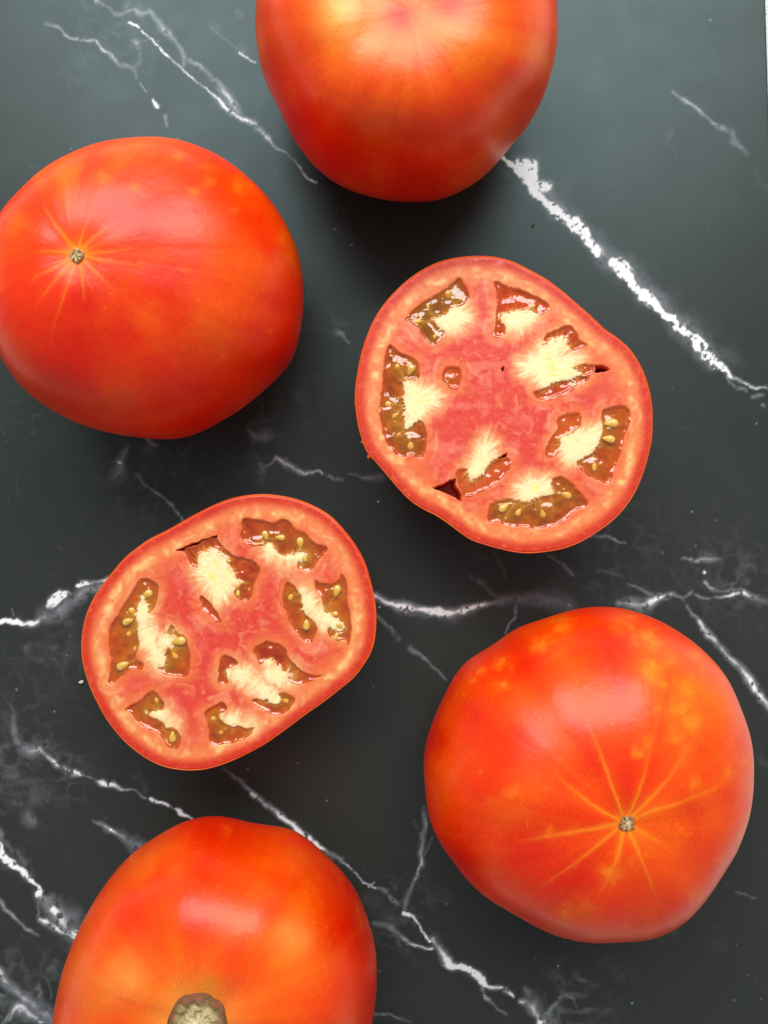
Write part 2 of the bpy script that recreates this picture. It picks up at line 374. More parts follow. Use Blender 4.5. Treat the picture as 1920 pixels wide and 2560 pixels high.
# veins that run on beyond the picture
vein((0, 0, 1), [(1920, 965), (2010, 1010)], 6, .5); vein((0, 0, 1), [(-300, 1590), (-150, 1590), (-20, 1565)], 16, .8, .3)
vein((0, 0, 1), [(-260, 1880), (-120, 1960), (0, 2090)], 18, .7, .4); vein((0, 0, 1), [(1360, 2560), (1420, 2680), (1560, 2800)], 14, .7, .4)
vein((0, 0, 1), [(100, -260), (180, -120), (240, 0)], 14, .5, .6)

def build_slab():
    inner_x = np.arange(-66, 1905, 3.0)
    cx = np.r_[np.linspace(-620, -80, 40), inner_x, [1908, 1910, 1912, 1913.5, 1914.6, 1915, 1915]]
    cz = np.zeros(len(cx)); cz[-6:] = [0, -.00003, -.00015, -.0004, -.0009, -.006]
    ry = np.r_[np.linspace(-520, -70, 36), np.arange(-60, 2622, 3.0), np.linspace(2630, 3080, 36)]
    nx, ny = len(cx), len(ry)
    X = np.repeat(cx[None], ny, 0); Y = np.repeat(ry[:, None], nx, 1)
    X = X + 0.03 * Y * np.clip(X / 1915, 0, 1)          # the right edge of the slab runs slightly askew
    w1 = fbm(X / 46, Y / 42, s=3, o=3) - .5; w2 = fbm(X / 42, Y / 42, s=31, o=3) - .5
    f1 = fbm(X / 15, Y / 15, s=5, o=2) - .5; f2 = fbm(X / 15, Y / 15, s=51, o=2) - .5
    along = fbm(X / 26, Y / 26, s=19, o=2)
    WX = X + 22 * w1 + 9 * f1; WY = Y + 22 * w2 + 9 * f2
    smoke = fbm(X / 34, Y / 34, s=11, o=4)
    fine = fbm(X / 9, Y / 9, s=13, o=3)
    val = np.zeros_like(X)
    grain = vnoise(X / 7, Y / 7, s=23) * .6 + vnoise(X / 13, Y / 13, s=24) * .4
    for pts, wd, it, soft, halo in VEINS:
        small = max(wd) < 4
        for q in range(len(pts) - 1):
            (ax, ay), (bx, by) = pts[q], pts[q + 1]
            reach = 2.4 * max(wd[q], wd[q + 1]) + 18
            xs = 0.03 * (ay + by) / 2
            r0, r1 = np.searchsorted(ry, [min(ay, by) - reach, max(ay, by) + reach])
            c0, c1 = np.searchsorted(cx, [min(ax, bx) - reach - 85, max(ax, bx) + reach])
            if r1 <= r0 or c1 <= c0: continue
            sl = (slice(r0, r1), slice(c0, c1))
            px, py = (X[sl], Y[sl]) if small else (WX[sl], WY[sl])
            ex, ey = bx - ax, by - ay
            t = np.clip(((px - ax) * ex + (py - ay) * ey) / (ex * ex + ey * ey + 1e-9), 0, 1)
            d = np.hypot(px - ax - ex * t, py - ay - ey * t)
            w = (wd[q] + (wd[q + 1] - wd[q]) * t) * 0.5
            i = it[q] + (it[q + 1] - it[q]) * t
            ws = w * (1.0 if small else (0.55 + 0.95 * smoke[sl]))
            edge = 0.86 - 0.75 * soft
            if .28 < soft < .9 and not small: ws = ws * 1.4
            q_ = d / np.maximum(ws, .8)
            core = 1 - sstep(edge - .34, 1.15 + .5 * soft, q_)
            if soft >= .9 and not small:
                core = np.exp(-q_ ** 2) * sstep(.36, .68, .55 * smoke[sl] + .45 * fine[sl]) * 1.25
                mott = 1
            elif soft > .28 and not small:
                core = 1 - sstep(.3, 1.35 + .4 * soft, q_)
                core = (.74 * core + .5 * np.exp(-(q_ / .40) ** 2)) * np.clip(.35 + 1.35 * along[sl], .3, 1.25)
                mott = (1 - .6 * soft) + .6 * soft * np.clip(.2 + 1.6 * (.45 * smoke[sl] + .55 * fine[sl] - .12), 0, 1.2)
            else:
                mott = 1 if small else np.clip((1.16 - .95 * sstep(.46, .76, grain[sl]) * sstep(.05, .7, q_)) * np.clip(.55 + .85 * along[sl], .6, 1.1), .25, 1.15)
            hole = 1 - (0.8 * sstep(.56, .66, .6 * fine[sl] + .4 * smoke[sl]) if not small else 0)
            hl = halo * i * (1 - sstep(.4, 2.3, d / np.maximum(w, 1))) * np.clip(smoke[sl] * 2.4 - .66, 0, 1)
            val[sl] = np.maximum(val[sl], np.maximum(i * core * mott * hole, hl * 1.0))
    # faint wisps that stay in the stone everywhere
    wisp = np.clip(fbm(X / 130, Y / 130, s=77, o=5) - .56, 0, 1) * .35
    val = np.maximum(val, wisp * smoke * .9)
    # hairline veins and clouded patches
    for q_, (sc_, th_, st_) in enumerate(((170, .0050, .14), (260, .0035, .18))):
        hf = fbm(X / sc_ + .25 * w1 * 2 + .0012 * Y, Y / sc_ - .0012 * X, s=300 + q_, o=3)
        hm = sstep(.52, .68, fbm(X / 210, Y / 210, s=320 + q_, o=2)) * np.clip(1.6 * along - .35, 0, 1)
        val = np.maximum(val, st_ * hm * np.exp(-((hf - .5) / th_) ** 2))
    rid = 1 - np.abs(2 * fbm(WX / 38, WY / 38, s=41, o=4) - 1) * 4.5
    for cx_, cy_, rd_, st_ in ((70, 1910, 140, .36), (110, 1660, 110, .20), (40, 1790, 80, .24), (300, 60, 150, .20), (1560, 1400, 170, .16), (1000, 2300, 110, .3), (380, 1180, 160, .2), (640, 1040, 120, .25), (60, 2500, 130, .5), (1850, 1450, 130, .25), (1440, 2500, 120, .35)):
        val = np.maximum(val, st_ * np.exp(-((X - cx_) ** 2 + (Y - cy_) ** 2) / rd_ ** 2) * np.clip(rid, 0, 1) * np.clip(2.2 * smoke - .55, 0, 1.1))
    big = fbm(X / 400, Y / 400, s=91, o=3)
    dark = np.array([.0295, .0305, .0272]); grey = srgb(158, 160, 168); white = srgb(250, 250, 252)
    v = np.clip(val, 0, 1.15)[..., None]
    col = dark * (.88 + .3 * big[..., None])
    vv_ = np.clip(v, 0, 1)
    light = grey + (white - grey) * sstep(.5, .95, v)
    col = col + (light - col) * np.clip(1.12 * vv_ ** 1.25, 0, 1)
    Z = np.repeat(cz[None], ny, 0)
    x, y = P(X, Y)
    # lower rim all round so that the slab has its thickness
    V = np.stack([x, y, Z], -1)
    V = np.concatenate([V[:1] + [0, .0002, -.006], V, V[-1:] + [0, -.0002, -.006]], 0)
    V[0, :, 2] = -.006; V[-1, :, 2] = -.006
    V = np.concatenate([V[:, :1] * [1, 1, 0] + [-.0002, 0, -.006], V], 1)
    cc = np.concatenate([col[:1], col, col[-1:]], 0); cc = np.concatenate([cc[:, :1], cc], 1)
    n_r, n_c = V.shape[:2]
    q = grid_quads(n_r, n_c)[:, ::-1]
    o = mesh_np('stone_slab', V.reshape(-1, 3), q, M_stone, tint=cc.reshape(-1, 3))
    o['kind'] = 'structure'
    return o
build_slab()

def build_counter():
    m, nt, b, N, L = base_mat('pale_speckled_counter')
    n = noise_node(N, L, 1300, 4, 0.7)
    cr = N.new('ShaderNodeValToRGB')
    cr.color_ramp.elements[0].position = .34; cr.color_ramp.elements[0].color = (.34, .38, .34, 1)
    cr.color_ramp.elements[1].position = .47; cr.color_ramp.elements[1].color = (.74, .80, .73, 1)
    L.new(n.outputs[0], cr.inputs[0]); L.new(cr.outputs[0], b.inputs['Base Color'])
    b.inputs['Roughness'].default_value = .6
    g = np.linspace(-.9, .9, 13)
    X, Y = np.meshgrid(g, g)
    v = np.stack([X, Y, np.full_like(X, -.0062)], -1).reshape(-1, 3)
    o = mesh_np('counter', v, grid_quads(13, 13), m, smooth=False)
    o['kind'] = 'structure'
build_counter()

# ------------------------------------------------------------------ whole tomatoes
def circ(R48, n):
    F = np.fft.rfft(np.array(R48, float) * 1e-5)
    m = len(R48)
    G = np.zeros(n // 2 + 1, complex); G[:len(F)] = F
    return np.fft.irfft(G, n) * n / m

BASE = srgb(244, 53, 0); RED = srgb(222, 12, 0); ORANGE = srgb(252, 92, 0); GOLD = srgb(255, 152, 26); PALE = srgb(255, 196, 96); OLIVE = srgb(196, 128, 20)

def blob(u, v, lst, k=1.0):
    r = np.zeros_like(u)
    for x, y, rad, st in lst:
        r = np.maximum(r, st * np.exp(-(((u - x) ** 2 + (v - y) ** 2) / (rad * k) ** 2)))
    return r

def whole_tomato(R48, c, zm, hu, hl, pole, reg, label, seed, strokes=(), spots=(), reds=(), golds=(), pales=(), olives=(), pinks=(), dimple=0.0008, dimr=0.006, orange=.25, ribs=0.0):
    nt_, nph = 512, 300
    th = np.linspace(-np.pi, np.pi, nt_, endpoint=False)
    Rr = circ(R48, nt_)
    # closer rings near the upper pole, where the star of lines sits
    s = np.linspace(0, 1, nph)
    ph = -np.pi / 2 + np.pi * (1 - (1 - s) ** 1.25)
    ph[0] += 1e-3; ph[-1] -= 2e-4
    cr = np.cos(ph) ** .82; sz = np.sign(ph) * np.abs(np.sin(ph)) ** .95
    up = np.maximum(sz, 0) ** 2
    x = Rr[None] * cr[:, None] * np.cos(th) + pole[0] * up[:, None]
    y = Rr[None] * cr[:, None] * np.sin(th) + pole[1] * up[:, None]
    z = (zm + np.where(sz > 0, hu, hl) * sz)[:, None] + 0 * x
    n3 = fbm(x / .022 + seed, y / .022, z / .022, s=seed, o=2) - .5
    z = z + .0030 * n3 * np.clip(cr, 0, 1)[:, None] * (ph > -.6)[:, None]
    if ribs:
        rr = np.cos(5 * th + seed) + .6 * np.cos(8 * th + 2 * seed)
        z = z + ribs * rr[None] * (np.clip(cr, 0, 1) ** 1.2 * up)[:, None]
    def streak(f, g, q):   # noise drawn out from pole to pole
        return vnoise(np.cos(th) * f + 90 + 0 * x, np.sin(th) * f + 90 + 0 * x, ph[:, None] * g + 5 + 12 * n3 * .1, s=seed + q)
    ridge = (.00007 * (streak(11, 1.0, 91) - .5) + .000022 * (streak(30, 1.2, 93) - .5)) * np.clip(cr, 0, 1)[:, None] ** .5
    rad_ = np.hypot(x, y) + 1e-6
    x = x + x / rad_ * ridge * 1.2; y = y + y / rad_ * ridge * 1.2; z = z + ridge * up[:, None] * 1.5
    rp = np.hypot(x - pole[0], y - pole[1])
    z = z - dimple * np.exp(-(rp / dimr) ** 2) * (ph > 0)[:, None]
    z = np.maximum(z, 0.00005)
    X, Y = x + c[0], y + c[1]
    f = K * (H - z) / H
    u = ((960 + X / f) - reg[0]) * reg[2]; v = ((1280 - Y / f) - reg[1]) * reg[2]
    wob = fbm(x / .006, y / .006, z / .006, s=seed + 3, o=3) - .5
    wob2 = fbm(x / .006, y / .006, z / .006, s=seed + 9, o=3) - .5
    uu = u + 46 * wob; vv = v + 46 * wob2
    n1 = fbm(x / .014, y / .014, z / .014, s=seed + 21, o=4)
    n2 = fbm(x / .0035, y / .0035, z / .0035, s=seed + 41, o=3)
    col = BASE + 0 * x[..., None]
    def mix(col, to, w): return col + (to - col) * np.clip(w, 0, 1)[..., None]
    upper = (ph > -.35)[:, None] + 0 * x
    mer = streak(4.2, 1.3, 81) * .5 + streak(13, 1.6, 83) * .3 + streak(34, 2.2, 85) * .2
    col = mix(col, ORANGE, orange + 1.9 * (n1 - .5) + .75 * (mer - .5))
    col = mix(col, RED, blob(uu, vv, reds) * (.75 + .6 * (n1 - .3) - .5 * (mer - .5)))  # ripe red patches; left and top tomatoes' lower flanks include painted-in shade-side redness
    col = mix(col, ORANGE, blob(uu, vv, golds) * (.6 + .8 * n1 + .5 * (mer - .5)))
    col = mix(col, GOLD, blob(uu, vv, golds) * np.clip(1.5 * n1 - .45 + .8 * (mer - .5), 0, 1) * .7)
    col = mix(col, PALE, blob(uu, vv, pales) * (.5 + .9 * n1))
    col = mix(col, BASE, blob(.5 * (u + uu), .5 * (v + vv), pinks) ** .6)
    col = mix(col, OLIVE, blob(uu, vv, olives) * .8)
    if strokes:
        cx_, cy_ = strokes[0][0][0]
        rc = np.hypot(u - cx_, v - cy_)
        col = mix(col, GOLD, upper * np.exp(-(rc / 58) ** 1.3) * .5)
    for pts, w, st in strokes:
        d, t = d_line(u + 10 * wob, v + 10 * wob2, pts)
        wl = w * (.95 - .35 * t) * (.5 + .8 * n2)
        col = mix(col, GOLD, upper * st * (.62 * np.exp(-(d / wl) ** 2) + .16 * np.exp(-(d / (2.6 * wl)) ** 2)) * (1 - .9 * t ** 1.4))
    if spots:
        w3 = vnoise(x / .0016, y / .0016, z / .0016, s=seed + 61) - .5; w4 = vnoise(x / .0016, y / .0016, z / .0016, s=seed + 67) - .5
        su = u + 46 * wob + 40 * w3; sv = v + 46 * wob2 + 40 * w4
        g = np.zeros_like(u)
        for a, b, q, st in spots:
            r2 = ((su - a) ** 2 + (sv - b) ** 2) / (q * .95) ** 2
            g = np.maximum(g, st * (.75 * np.exp(-r2) + .25 * np.exp(-r2 / 4)))
        col = mix(col, GOLD, upper * g * (.18 + .75 * n2))
    n5 = vnoise(x / .0006, y / .0006, z / .0011, s=seed + 71) * .5 + .5 * vnoise(x / .0003, y / .0003, z / .0006, s=seed + 73)
    col = mix(col, GOLD, upper * sstep(.70, .86, n5) * .35 * sstep(.35, .65, n1))
    col = col * (1 + .10 * (n2 - .5))[..., None]
    t = thing('tomato', label, 'tomato', (c[0], c[1], 0), 'whole tomatoes on the stone slab')
    V = np.stack([x, y, z], -1).reshape(-1, 3)
    q = grid_quads(nph, nt_, True)
    # close the poles with one ring vertex each
    nb = len(V)
    V = np.concatenate([V, [[x[0].mean(), y[0].mean(), z[0].mean()], [x[-1].mean(), y[-1].mean(), z[-1].mean()]]])
    tint = np.concatenate([col.reshape(-1, 3), [col[0, 0], col[-1, 0]]])
    a = np.arange(nt_); b = np.roll(a, -1)
    cap0 = np.stack([np.full(nt_, nb), b, a, a], -1)
    top = (nph - 1) * nt_
    o = mesh_np('skin', V, q, M_skin, t, tint=tint)
    return t, (pole[0], pole[1], z[-1].mean())

def scar_disc(name, parent, at, r, seed, inner, rim, fibre, hgt, ragged, spikes=0):
    """dry ragged disc of stem tissue: raised crumpled rim, corky middle with radial fibres"""
    n, m = 72, 22
    th = np.linspace(0, 2 * np.pi, n, endpoint=False); rr = np.linspace(0.02, 1, m)
    T, Q = np.meshgrid(th, rr)
    out = 1 + ragged * (vnoise(np.cos(T) * 3.1 + 9, np.sin(T) * 3.1 + 9, s=seed) - .5) * 2 + ragged * .6 * (vnoise(np.cos(T) * 9 + 9, np.sin(T) * 9 + 9, s=seed + 1) - .5)
    if spikes: out = out + .35 * np.clip(np.cos(T * spikes + 2 * np.sin(T * 2 + seed)), 0, 1) ** 6
    x = r * Q * out * np.cos(T); y = r * Q * out * np.sin(T)
    nf = fbm(x / (r * .16) + 50, y / (r * .16) + 50, s=seed + 5, o=3)
    rad = vnoise(T * 6.0, Q * 3.0, s=seed + 8)
    z = hgt * (.55 + .55 * np.exp(-((Q - .80) / .14) ** 2) + .45 * np.exp(-(Q / .25) ** 2) + 1.9 * (nf - .5) + .8 * (rad - .5)) * (1 - sstep(.86, 1.0, Q)) - .0006 * sstep(.9, 1, Q)
    k = sstep(.60, .86, Q + .35 * (nf - .5))[..., None]
    col = inner + (rim - inner) * k
    g = (sstep(.5, .8, rad) * (1 - np.abs(Q - .45) * 1.6).clip(0, 1))[..., None]
    col = col + (fibre - col) * g * .8
    col = col + (srgb(236, 222, 178) - col) * (np.exp(-(Q / .30) ** 2) * .75)[..., None]
    col = col * (.45 + 1.1 * nf)[..., None]
    V = np.stack([x + at[0], y + at[1], z + at[2]], -1).reshape(-1, 3)
    q = grid_quads(m, n, True)
    return mesh_np(name, V, q, M_cork, parent, tint=col.reshape(-1, 3))

def scar_fibre(parent, at, r, seed, count):
    """thin curled dry fibres of the withered flower, standing on the scar"""
    g = np.random.default_rng(seed)
    V = []; Q = []; T = []
    for k in range(count):
        a = g.uniform(0, 2 * np.pi); L = r * g.uniform(.5, 1.0); w = r * g.uniform(.10, .2)
        d = np.array([np.cos(a), np.sin(a)]); p = np.array([-d[1], d[0]])
        s0 = g.uniform(0, .35) * r
        for j in range(4):
            t = j / 3; cx = d * (s0 + L * t); zz = r * (.25 + .55 * t * (1 - .7 * t)) + .0002
            for sgn, dz in ((-1, 0), (1, 0), (1, -.12 * r), (-1, -.12 * r)):
                e = cx + p * sgn * w * (1 - .65 * t)
                V.append((at[0] + e[0], at[1] + e[1], at[2] + zz + dz))
                T.append(srgb(226, 198, 150) * g.uniform(.65, 1.05))
        b = len(V) - 16
        for j in range(3):
            for s_ in range(4):
                A0 = b + j * 4 + s_; B0 = b + j * 4 + (s_ + 1) % 4
                Q.append((A0, B0, B0 + 4, A0 + 4))
        Q.append((b, b + 3, b + 2, b + 1)); Q.append((b + 12, b + 13, b + 14, b + 15))
    return mesh_np('dry_fibre', V, Q, M_cork, parent, tint=np.array(T), smooth=False)

# left tomato, flower end up
t, top = whole_tomato([3925, 3977, 4056, 4156, 4235, 4295, 4322, 4297, 4253, 4203, 4164, 4155, 4176, 4226, 4247, 4224, 4203, 4209, 4243, 4310, 4416, 4485, 4471, 4452, 4443, 4439, 4442, 4422, 4394, 4363, 4327, 4312, 4282, 4217, 4119, 4007, 3927, 3887, 3864, 3845, 3832, 3821, 3812, 3834, 3880, 3910, 3909, 3902],
    (-.06765, .06292), .030, .035, .030, (-.0065, -.001), (0, 320, 2.07375),
    'whole tomato at the left edge, star of short yellow lines round its flower scar', 11,
    strokes=[([(400, 655), (290, 640), (180, 640)], 12, .95), ([(400, 655), (320, 540), (225, 410)], 15, 1.0), ([(400, 655), (425, 560), (460, 455)], 11, .9), ([(400, 655), (480, 570), (600, 480)], 12, .9),
             ([(400, 655), (560, 640), (760, 610)], 12, .7), ([(400, 655), (560, 690), (760, 720)], 12, .7), ([(400, 655), (490, 740), (600, 860)], 10, .75), ([(400, 655), (420, 760), (440, 900)], 11, .95),
             ([(400, 655), (360, 780), (270, 1060)], 11, .8), ([(400, 655), (310, 760), (180, 930)], 12, .8), ([(400, 655), (290, 720), (170, 780)], 11, .85), ([(400, 655), (580, 570), (680, 540)], 9, .4)],
    spots=[(540, 260, 34, .6), (915, 145, 26, .6), (1065, 200, 28, .65), (1085, 280, 26, .6), (1010, 325, 26, .7), (700, 315, 20, .6), (960, 745, 20, .3), (420, 205, 14, .4), (390, 225, 14, .3), (1210, 430, 16, .4), (1240, 290, 40, .4), (1480, 560, 30, .35), (1500, 720, 40, .35), (1385, 1055, 14, .4), (180, 770, 12, .5), (1150, 1190, 30, .25), (680, 1350, 8, .5), (860, 150, 10, .4), (190, 260, 14, .4), (740, 690, 8, .5), (570, 870, 7, .5)],
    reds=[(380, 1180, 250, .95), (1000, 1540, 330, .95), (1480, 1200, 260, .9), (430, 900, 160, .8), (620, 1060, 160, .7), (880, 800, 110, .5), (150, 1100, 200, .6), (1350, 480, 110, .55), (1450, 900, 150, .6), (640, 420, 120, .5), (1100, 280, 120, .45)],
    golds=[(700, 90, 230, .6), (280, 230, 190, .6), (780, 960, 90, .55), (1180, 620, 170, .3), (120, 560, 150, .4), (1000, 1000, 200, .2), (1480, 650, 50, .5)], dimple=.0010, dimr=.006, ribs=.0004)
b = scar_disc('blossom_scar', t, top, .0017, 3, srgb(222, 192, 144), srgb(190, 150, 108), srgb(150, 118, 84), .0007, .22)
scar_fibre(b, top, .0016, 7, 9)

# right tomato near the bottom, flower end up
t, top = whole_tomato([4648, 4641, 4661, 4614, 4528, 4484, 4428, 4348, 4303, 4295, 4283, 4255, 4230, 4252, 4306, 4319, 4287, 4242, 4183, 4123, 4109, 4144, 4185, 4234, 4290, 4354, 4435, 4490, 4555, 4662, 4729, 4759, 4776, 4779, 4770, 4720, 4646, 4553, 4480, 4477, 4445, 4435, 4543, 4611, 4591, 4581, 4609, 4651],
    (.05782, -.07411), .031, .037, .031, (0, 0), (1020, 1480, 1.8433),
    'large yellow flecked whole tomato with long star lines, right of the bottom tomato', 23,
    strokes=[([(1003, 1062), (900, 1015), (830, 970), (760, 910), (640, 800)], 10, .9), ([(1003, 1062), (940, 900), (900, 780), (860, 680), (810, 560)], 10, .9), ([(1003, 1062), (1060, 930), (1090, 840), (1120, 700)], 10, .8),
             ([(1003, 1062), (1120, 950), (1200, 860), (1300, 700)], 10, .9), ([(1003, 1062), (1140, 1005), (1260, 970), (1400, 910), (1490, 850)], 11, .8), ([(1003, 1062), (1100, 1120), (1200, 1175)], 12, .9),
             ([(1003, 1062), (1060, 1190), (1110, 1310), (1150, 1430)], 11, .95), ([(1003, 1062), (970, 1210), (930, 1310), (880, 1400)], 12, .9), ([(1003, 1062), (880, 1160), (770, 1250), (600, 1370)], 10, .9), ([(1003, 1062), (830, 1095), (680, 1120), (520, 1150)], 12, 1.0)],
    spots=[(1010, 145, 44, .8), (1105, 200, 34, .8), (1130, 240, 38, .8), (1040, 220, 28, .7), (1120, 375, 58, 1.0), (1285, 450, 55, .9), (1250, 540, 42, .9), (1300, 600, 42, .8), (1225, 680, 30, .7), (1060, 740, 28, .7), (1115, 700, 24, .7), (1310, 885, 28, .7), (1480, 840, 30, .7), (1240, 640, 20, .6), (635, 235, 34, .7), (590, 240, 34, .6), (420, 330, 22, .7), (340, 350, 22, .7), (430, 430, 16, .7), (300, 400, 18, .6), (470, 930, 26, .5), (380, 960, 16, .4), (800, 1450, 44, .6), (740, 1490, 40, .6), (930, 1300, 38, .8), (1115, 1220, 16, .5), (1320, 300, 34, .6), (1350, 350, 22, .6), (1430, 1240, 14, .5), (1150, 540, 18, .5), (1330, 1400, 30, .5), (700, 150, 36, .6), (260, 470, 12, .6), (330, 830, 12, .5), (1270, 1110, 10, .5), (1300, 1115, 8, .5), (1005, 1530, 10, .5), (480, 350, 14, .5), (690, 280, 40, .4), (1560, 780, 30, .5), (760, 1280, 14, .5), (1200, 320, 30, .6), (1180, 430, 30, .6), (960, 170, 30, .5), (1030, 1240, 30, .5), (650, 1110, 20, .5)],
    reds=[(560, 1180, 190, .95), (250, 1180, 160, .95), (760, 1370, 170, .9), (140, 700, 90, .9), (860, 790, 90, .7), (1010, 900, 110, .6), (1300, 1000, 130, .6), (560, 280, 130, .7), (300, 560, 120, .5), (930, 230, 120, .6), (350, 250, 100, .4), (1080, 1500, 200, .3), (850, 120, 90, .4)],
    golds=[(250, 780, 110, .35), (1400, 600, 200, .3), (1130, 1130, 160, .4), (520, 960, 150, .3), (1500, 1000, 160, .35)], dimple=.0012, dimr=.005, ribs=.0008)
b = scar_disc('blossom_scar', t, top, .0018, 5, srgb(210, 172, 130), srgb(170, 124, 88), srgb(120, 78, 58), .0007, .25, spikes=9)
scar_fibre(b, top, .0014, 9, 6)

# bottom tomato, stem end up
t, top = whole_tomato([4285, 4396, 4507, 4519, 4445, 4381, 4355, 4352, 4360, 4370, 4380, 4399, 4446, 4515, 4586, 4645, 4688, 4723, 4735, 4706, 4657, 4610, 4569, 4560, 4606, 4670, 4720, 4764, 4799, 4817, 4815, 4836, 4861, 4787, 4694, 4710, 4773, 4788, 4720, 4613, 4535, 4456, 4357, 4270, 4209, 4184, 4189, 4220],
    (-.04826, -.13649), .031, .036, .031, (.0035, .0135), (100, 2010, 1.8852),
    'whole orange shouldered tomato at the bottom edge, showing its round dry stem scar', 37,
    spots=[(1180, 210, 10, .3), (1515, 560, 24, .4), (1500, 500, 16, .4), (430, 260, 16, .4), (760, 520, 12, .3), (880, 130, 20, .3)],
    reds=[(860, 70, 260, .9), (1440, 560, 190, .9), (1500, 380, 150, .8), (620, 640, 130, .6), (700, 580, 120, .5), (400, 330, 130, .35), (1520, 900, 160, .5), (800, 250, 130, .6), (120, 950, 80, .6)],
    golds=[(700, 830, 220, .95), (330, 850, 210, .9), (1090, 740, 200, .95), (760, 920, 170, .9), (480, 980, 240, .9), (1000, 900, 180, .7), (500, 350, 150, .35), (1200, 480, 150, .5), (640, 330, 120, .35), (1180, 300, 110, .3)],
    pales=[(745, 1060, 190, .55), (400, 840, 120, .3), (1180, 620, 90, .25)], olives=[(800, 850, 50, .7), (820, 870, 80, .35)], dimple=.0030, dimr=.011, orange=.45, ribs=.0010)
scar_disc('stem_scar', t, (top[0], top[1], top[2] + .0004), .0077, 15, srgb(190, 168, 122), srgb(128, 82, 56), srgb(150, 136, 80), .0016, .07)

# top tomato
t, top = whole_tomato([4241, 4263, 4277, 4272, 4270, 4341, 4461, 4567, 4654, 4697, 4702, 4703, 4717, 4759, 4777, 4727, 4634, 4505, 4409, 4393, 4378, 4328, 4280, 4242, 4211, 4211, 4262, 4336, 4409, 4470, 4496, 4502, 4501, 4492, 4484, 4480, 4487, 4520, 4554, 4552, 4531, 4511, 4476, 4422, 4354, 4277, 4225, 4220],
    (.00637, .13763), .031, .037, .031, (0, -.018), (600, 0, 2.0232),
    'whole tomato cut off by the top edge, fading from pale yellow to red', 53,
    spots=[(680, 870, 40, .25), (560, 910, 30, .3), (1080, 930, 40, .3), (1500, 250, 40, .4), (215, 350, 10, .4), (150, 260, 10, .4), (400, 480, 30, .3), (800, 710, 10, .4)],
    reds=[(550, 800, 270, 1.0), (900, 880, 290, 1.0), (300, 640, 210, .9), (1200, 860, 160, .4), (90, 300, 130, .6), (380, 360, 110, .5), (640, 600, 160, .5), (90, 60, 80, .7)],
    golds=[(800, 150, 380, 1.0), (450, 200, 220, 1.0), (250, 150, 200, .8), (1150, 250, 260, .8), (900, 380, 280, .9), (1320, 500, 200, .6), (1250, 680, 180, .5), (1480, 300, 160, .5)],
    pales=[(800, 60, 190, .8), (520, 60, 120, .9), (680, 190, 110, .4), (1040, 100, 120, .5)], pinks=[(810, 80, 95, 1.0), (1070, 10, 90, .9)], dimple=.0015, dimr=.01, orange=.3, ribs=.0005)

# ------------------------------------------------------------------ cut halves
PINK = srgb(232, 96, 64); CORE = srgb(224, 48, 50); WALL = srgb(240, 120, 66); RIM = srgb(212, 44, 28); SPOT = srgb(250, 186, 118); CREAM = srgb(255, 238, 182); YOLK = srgb(246, 232, 120)

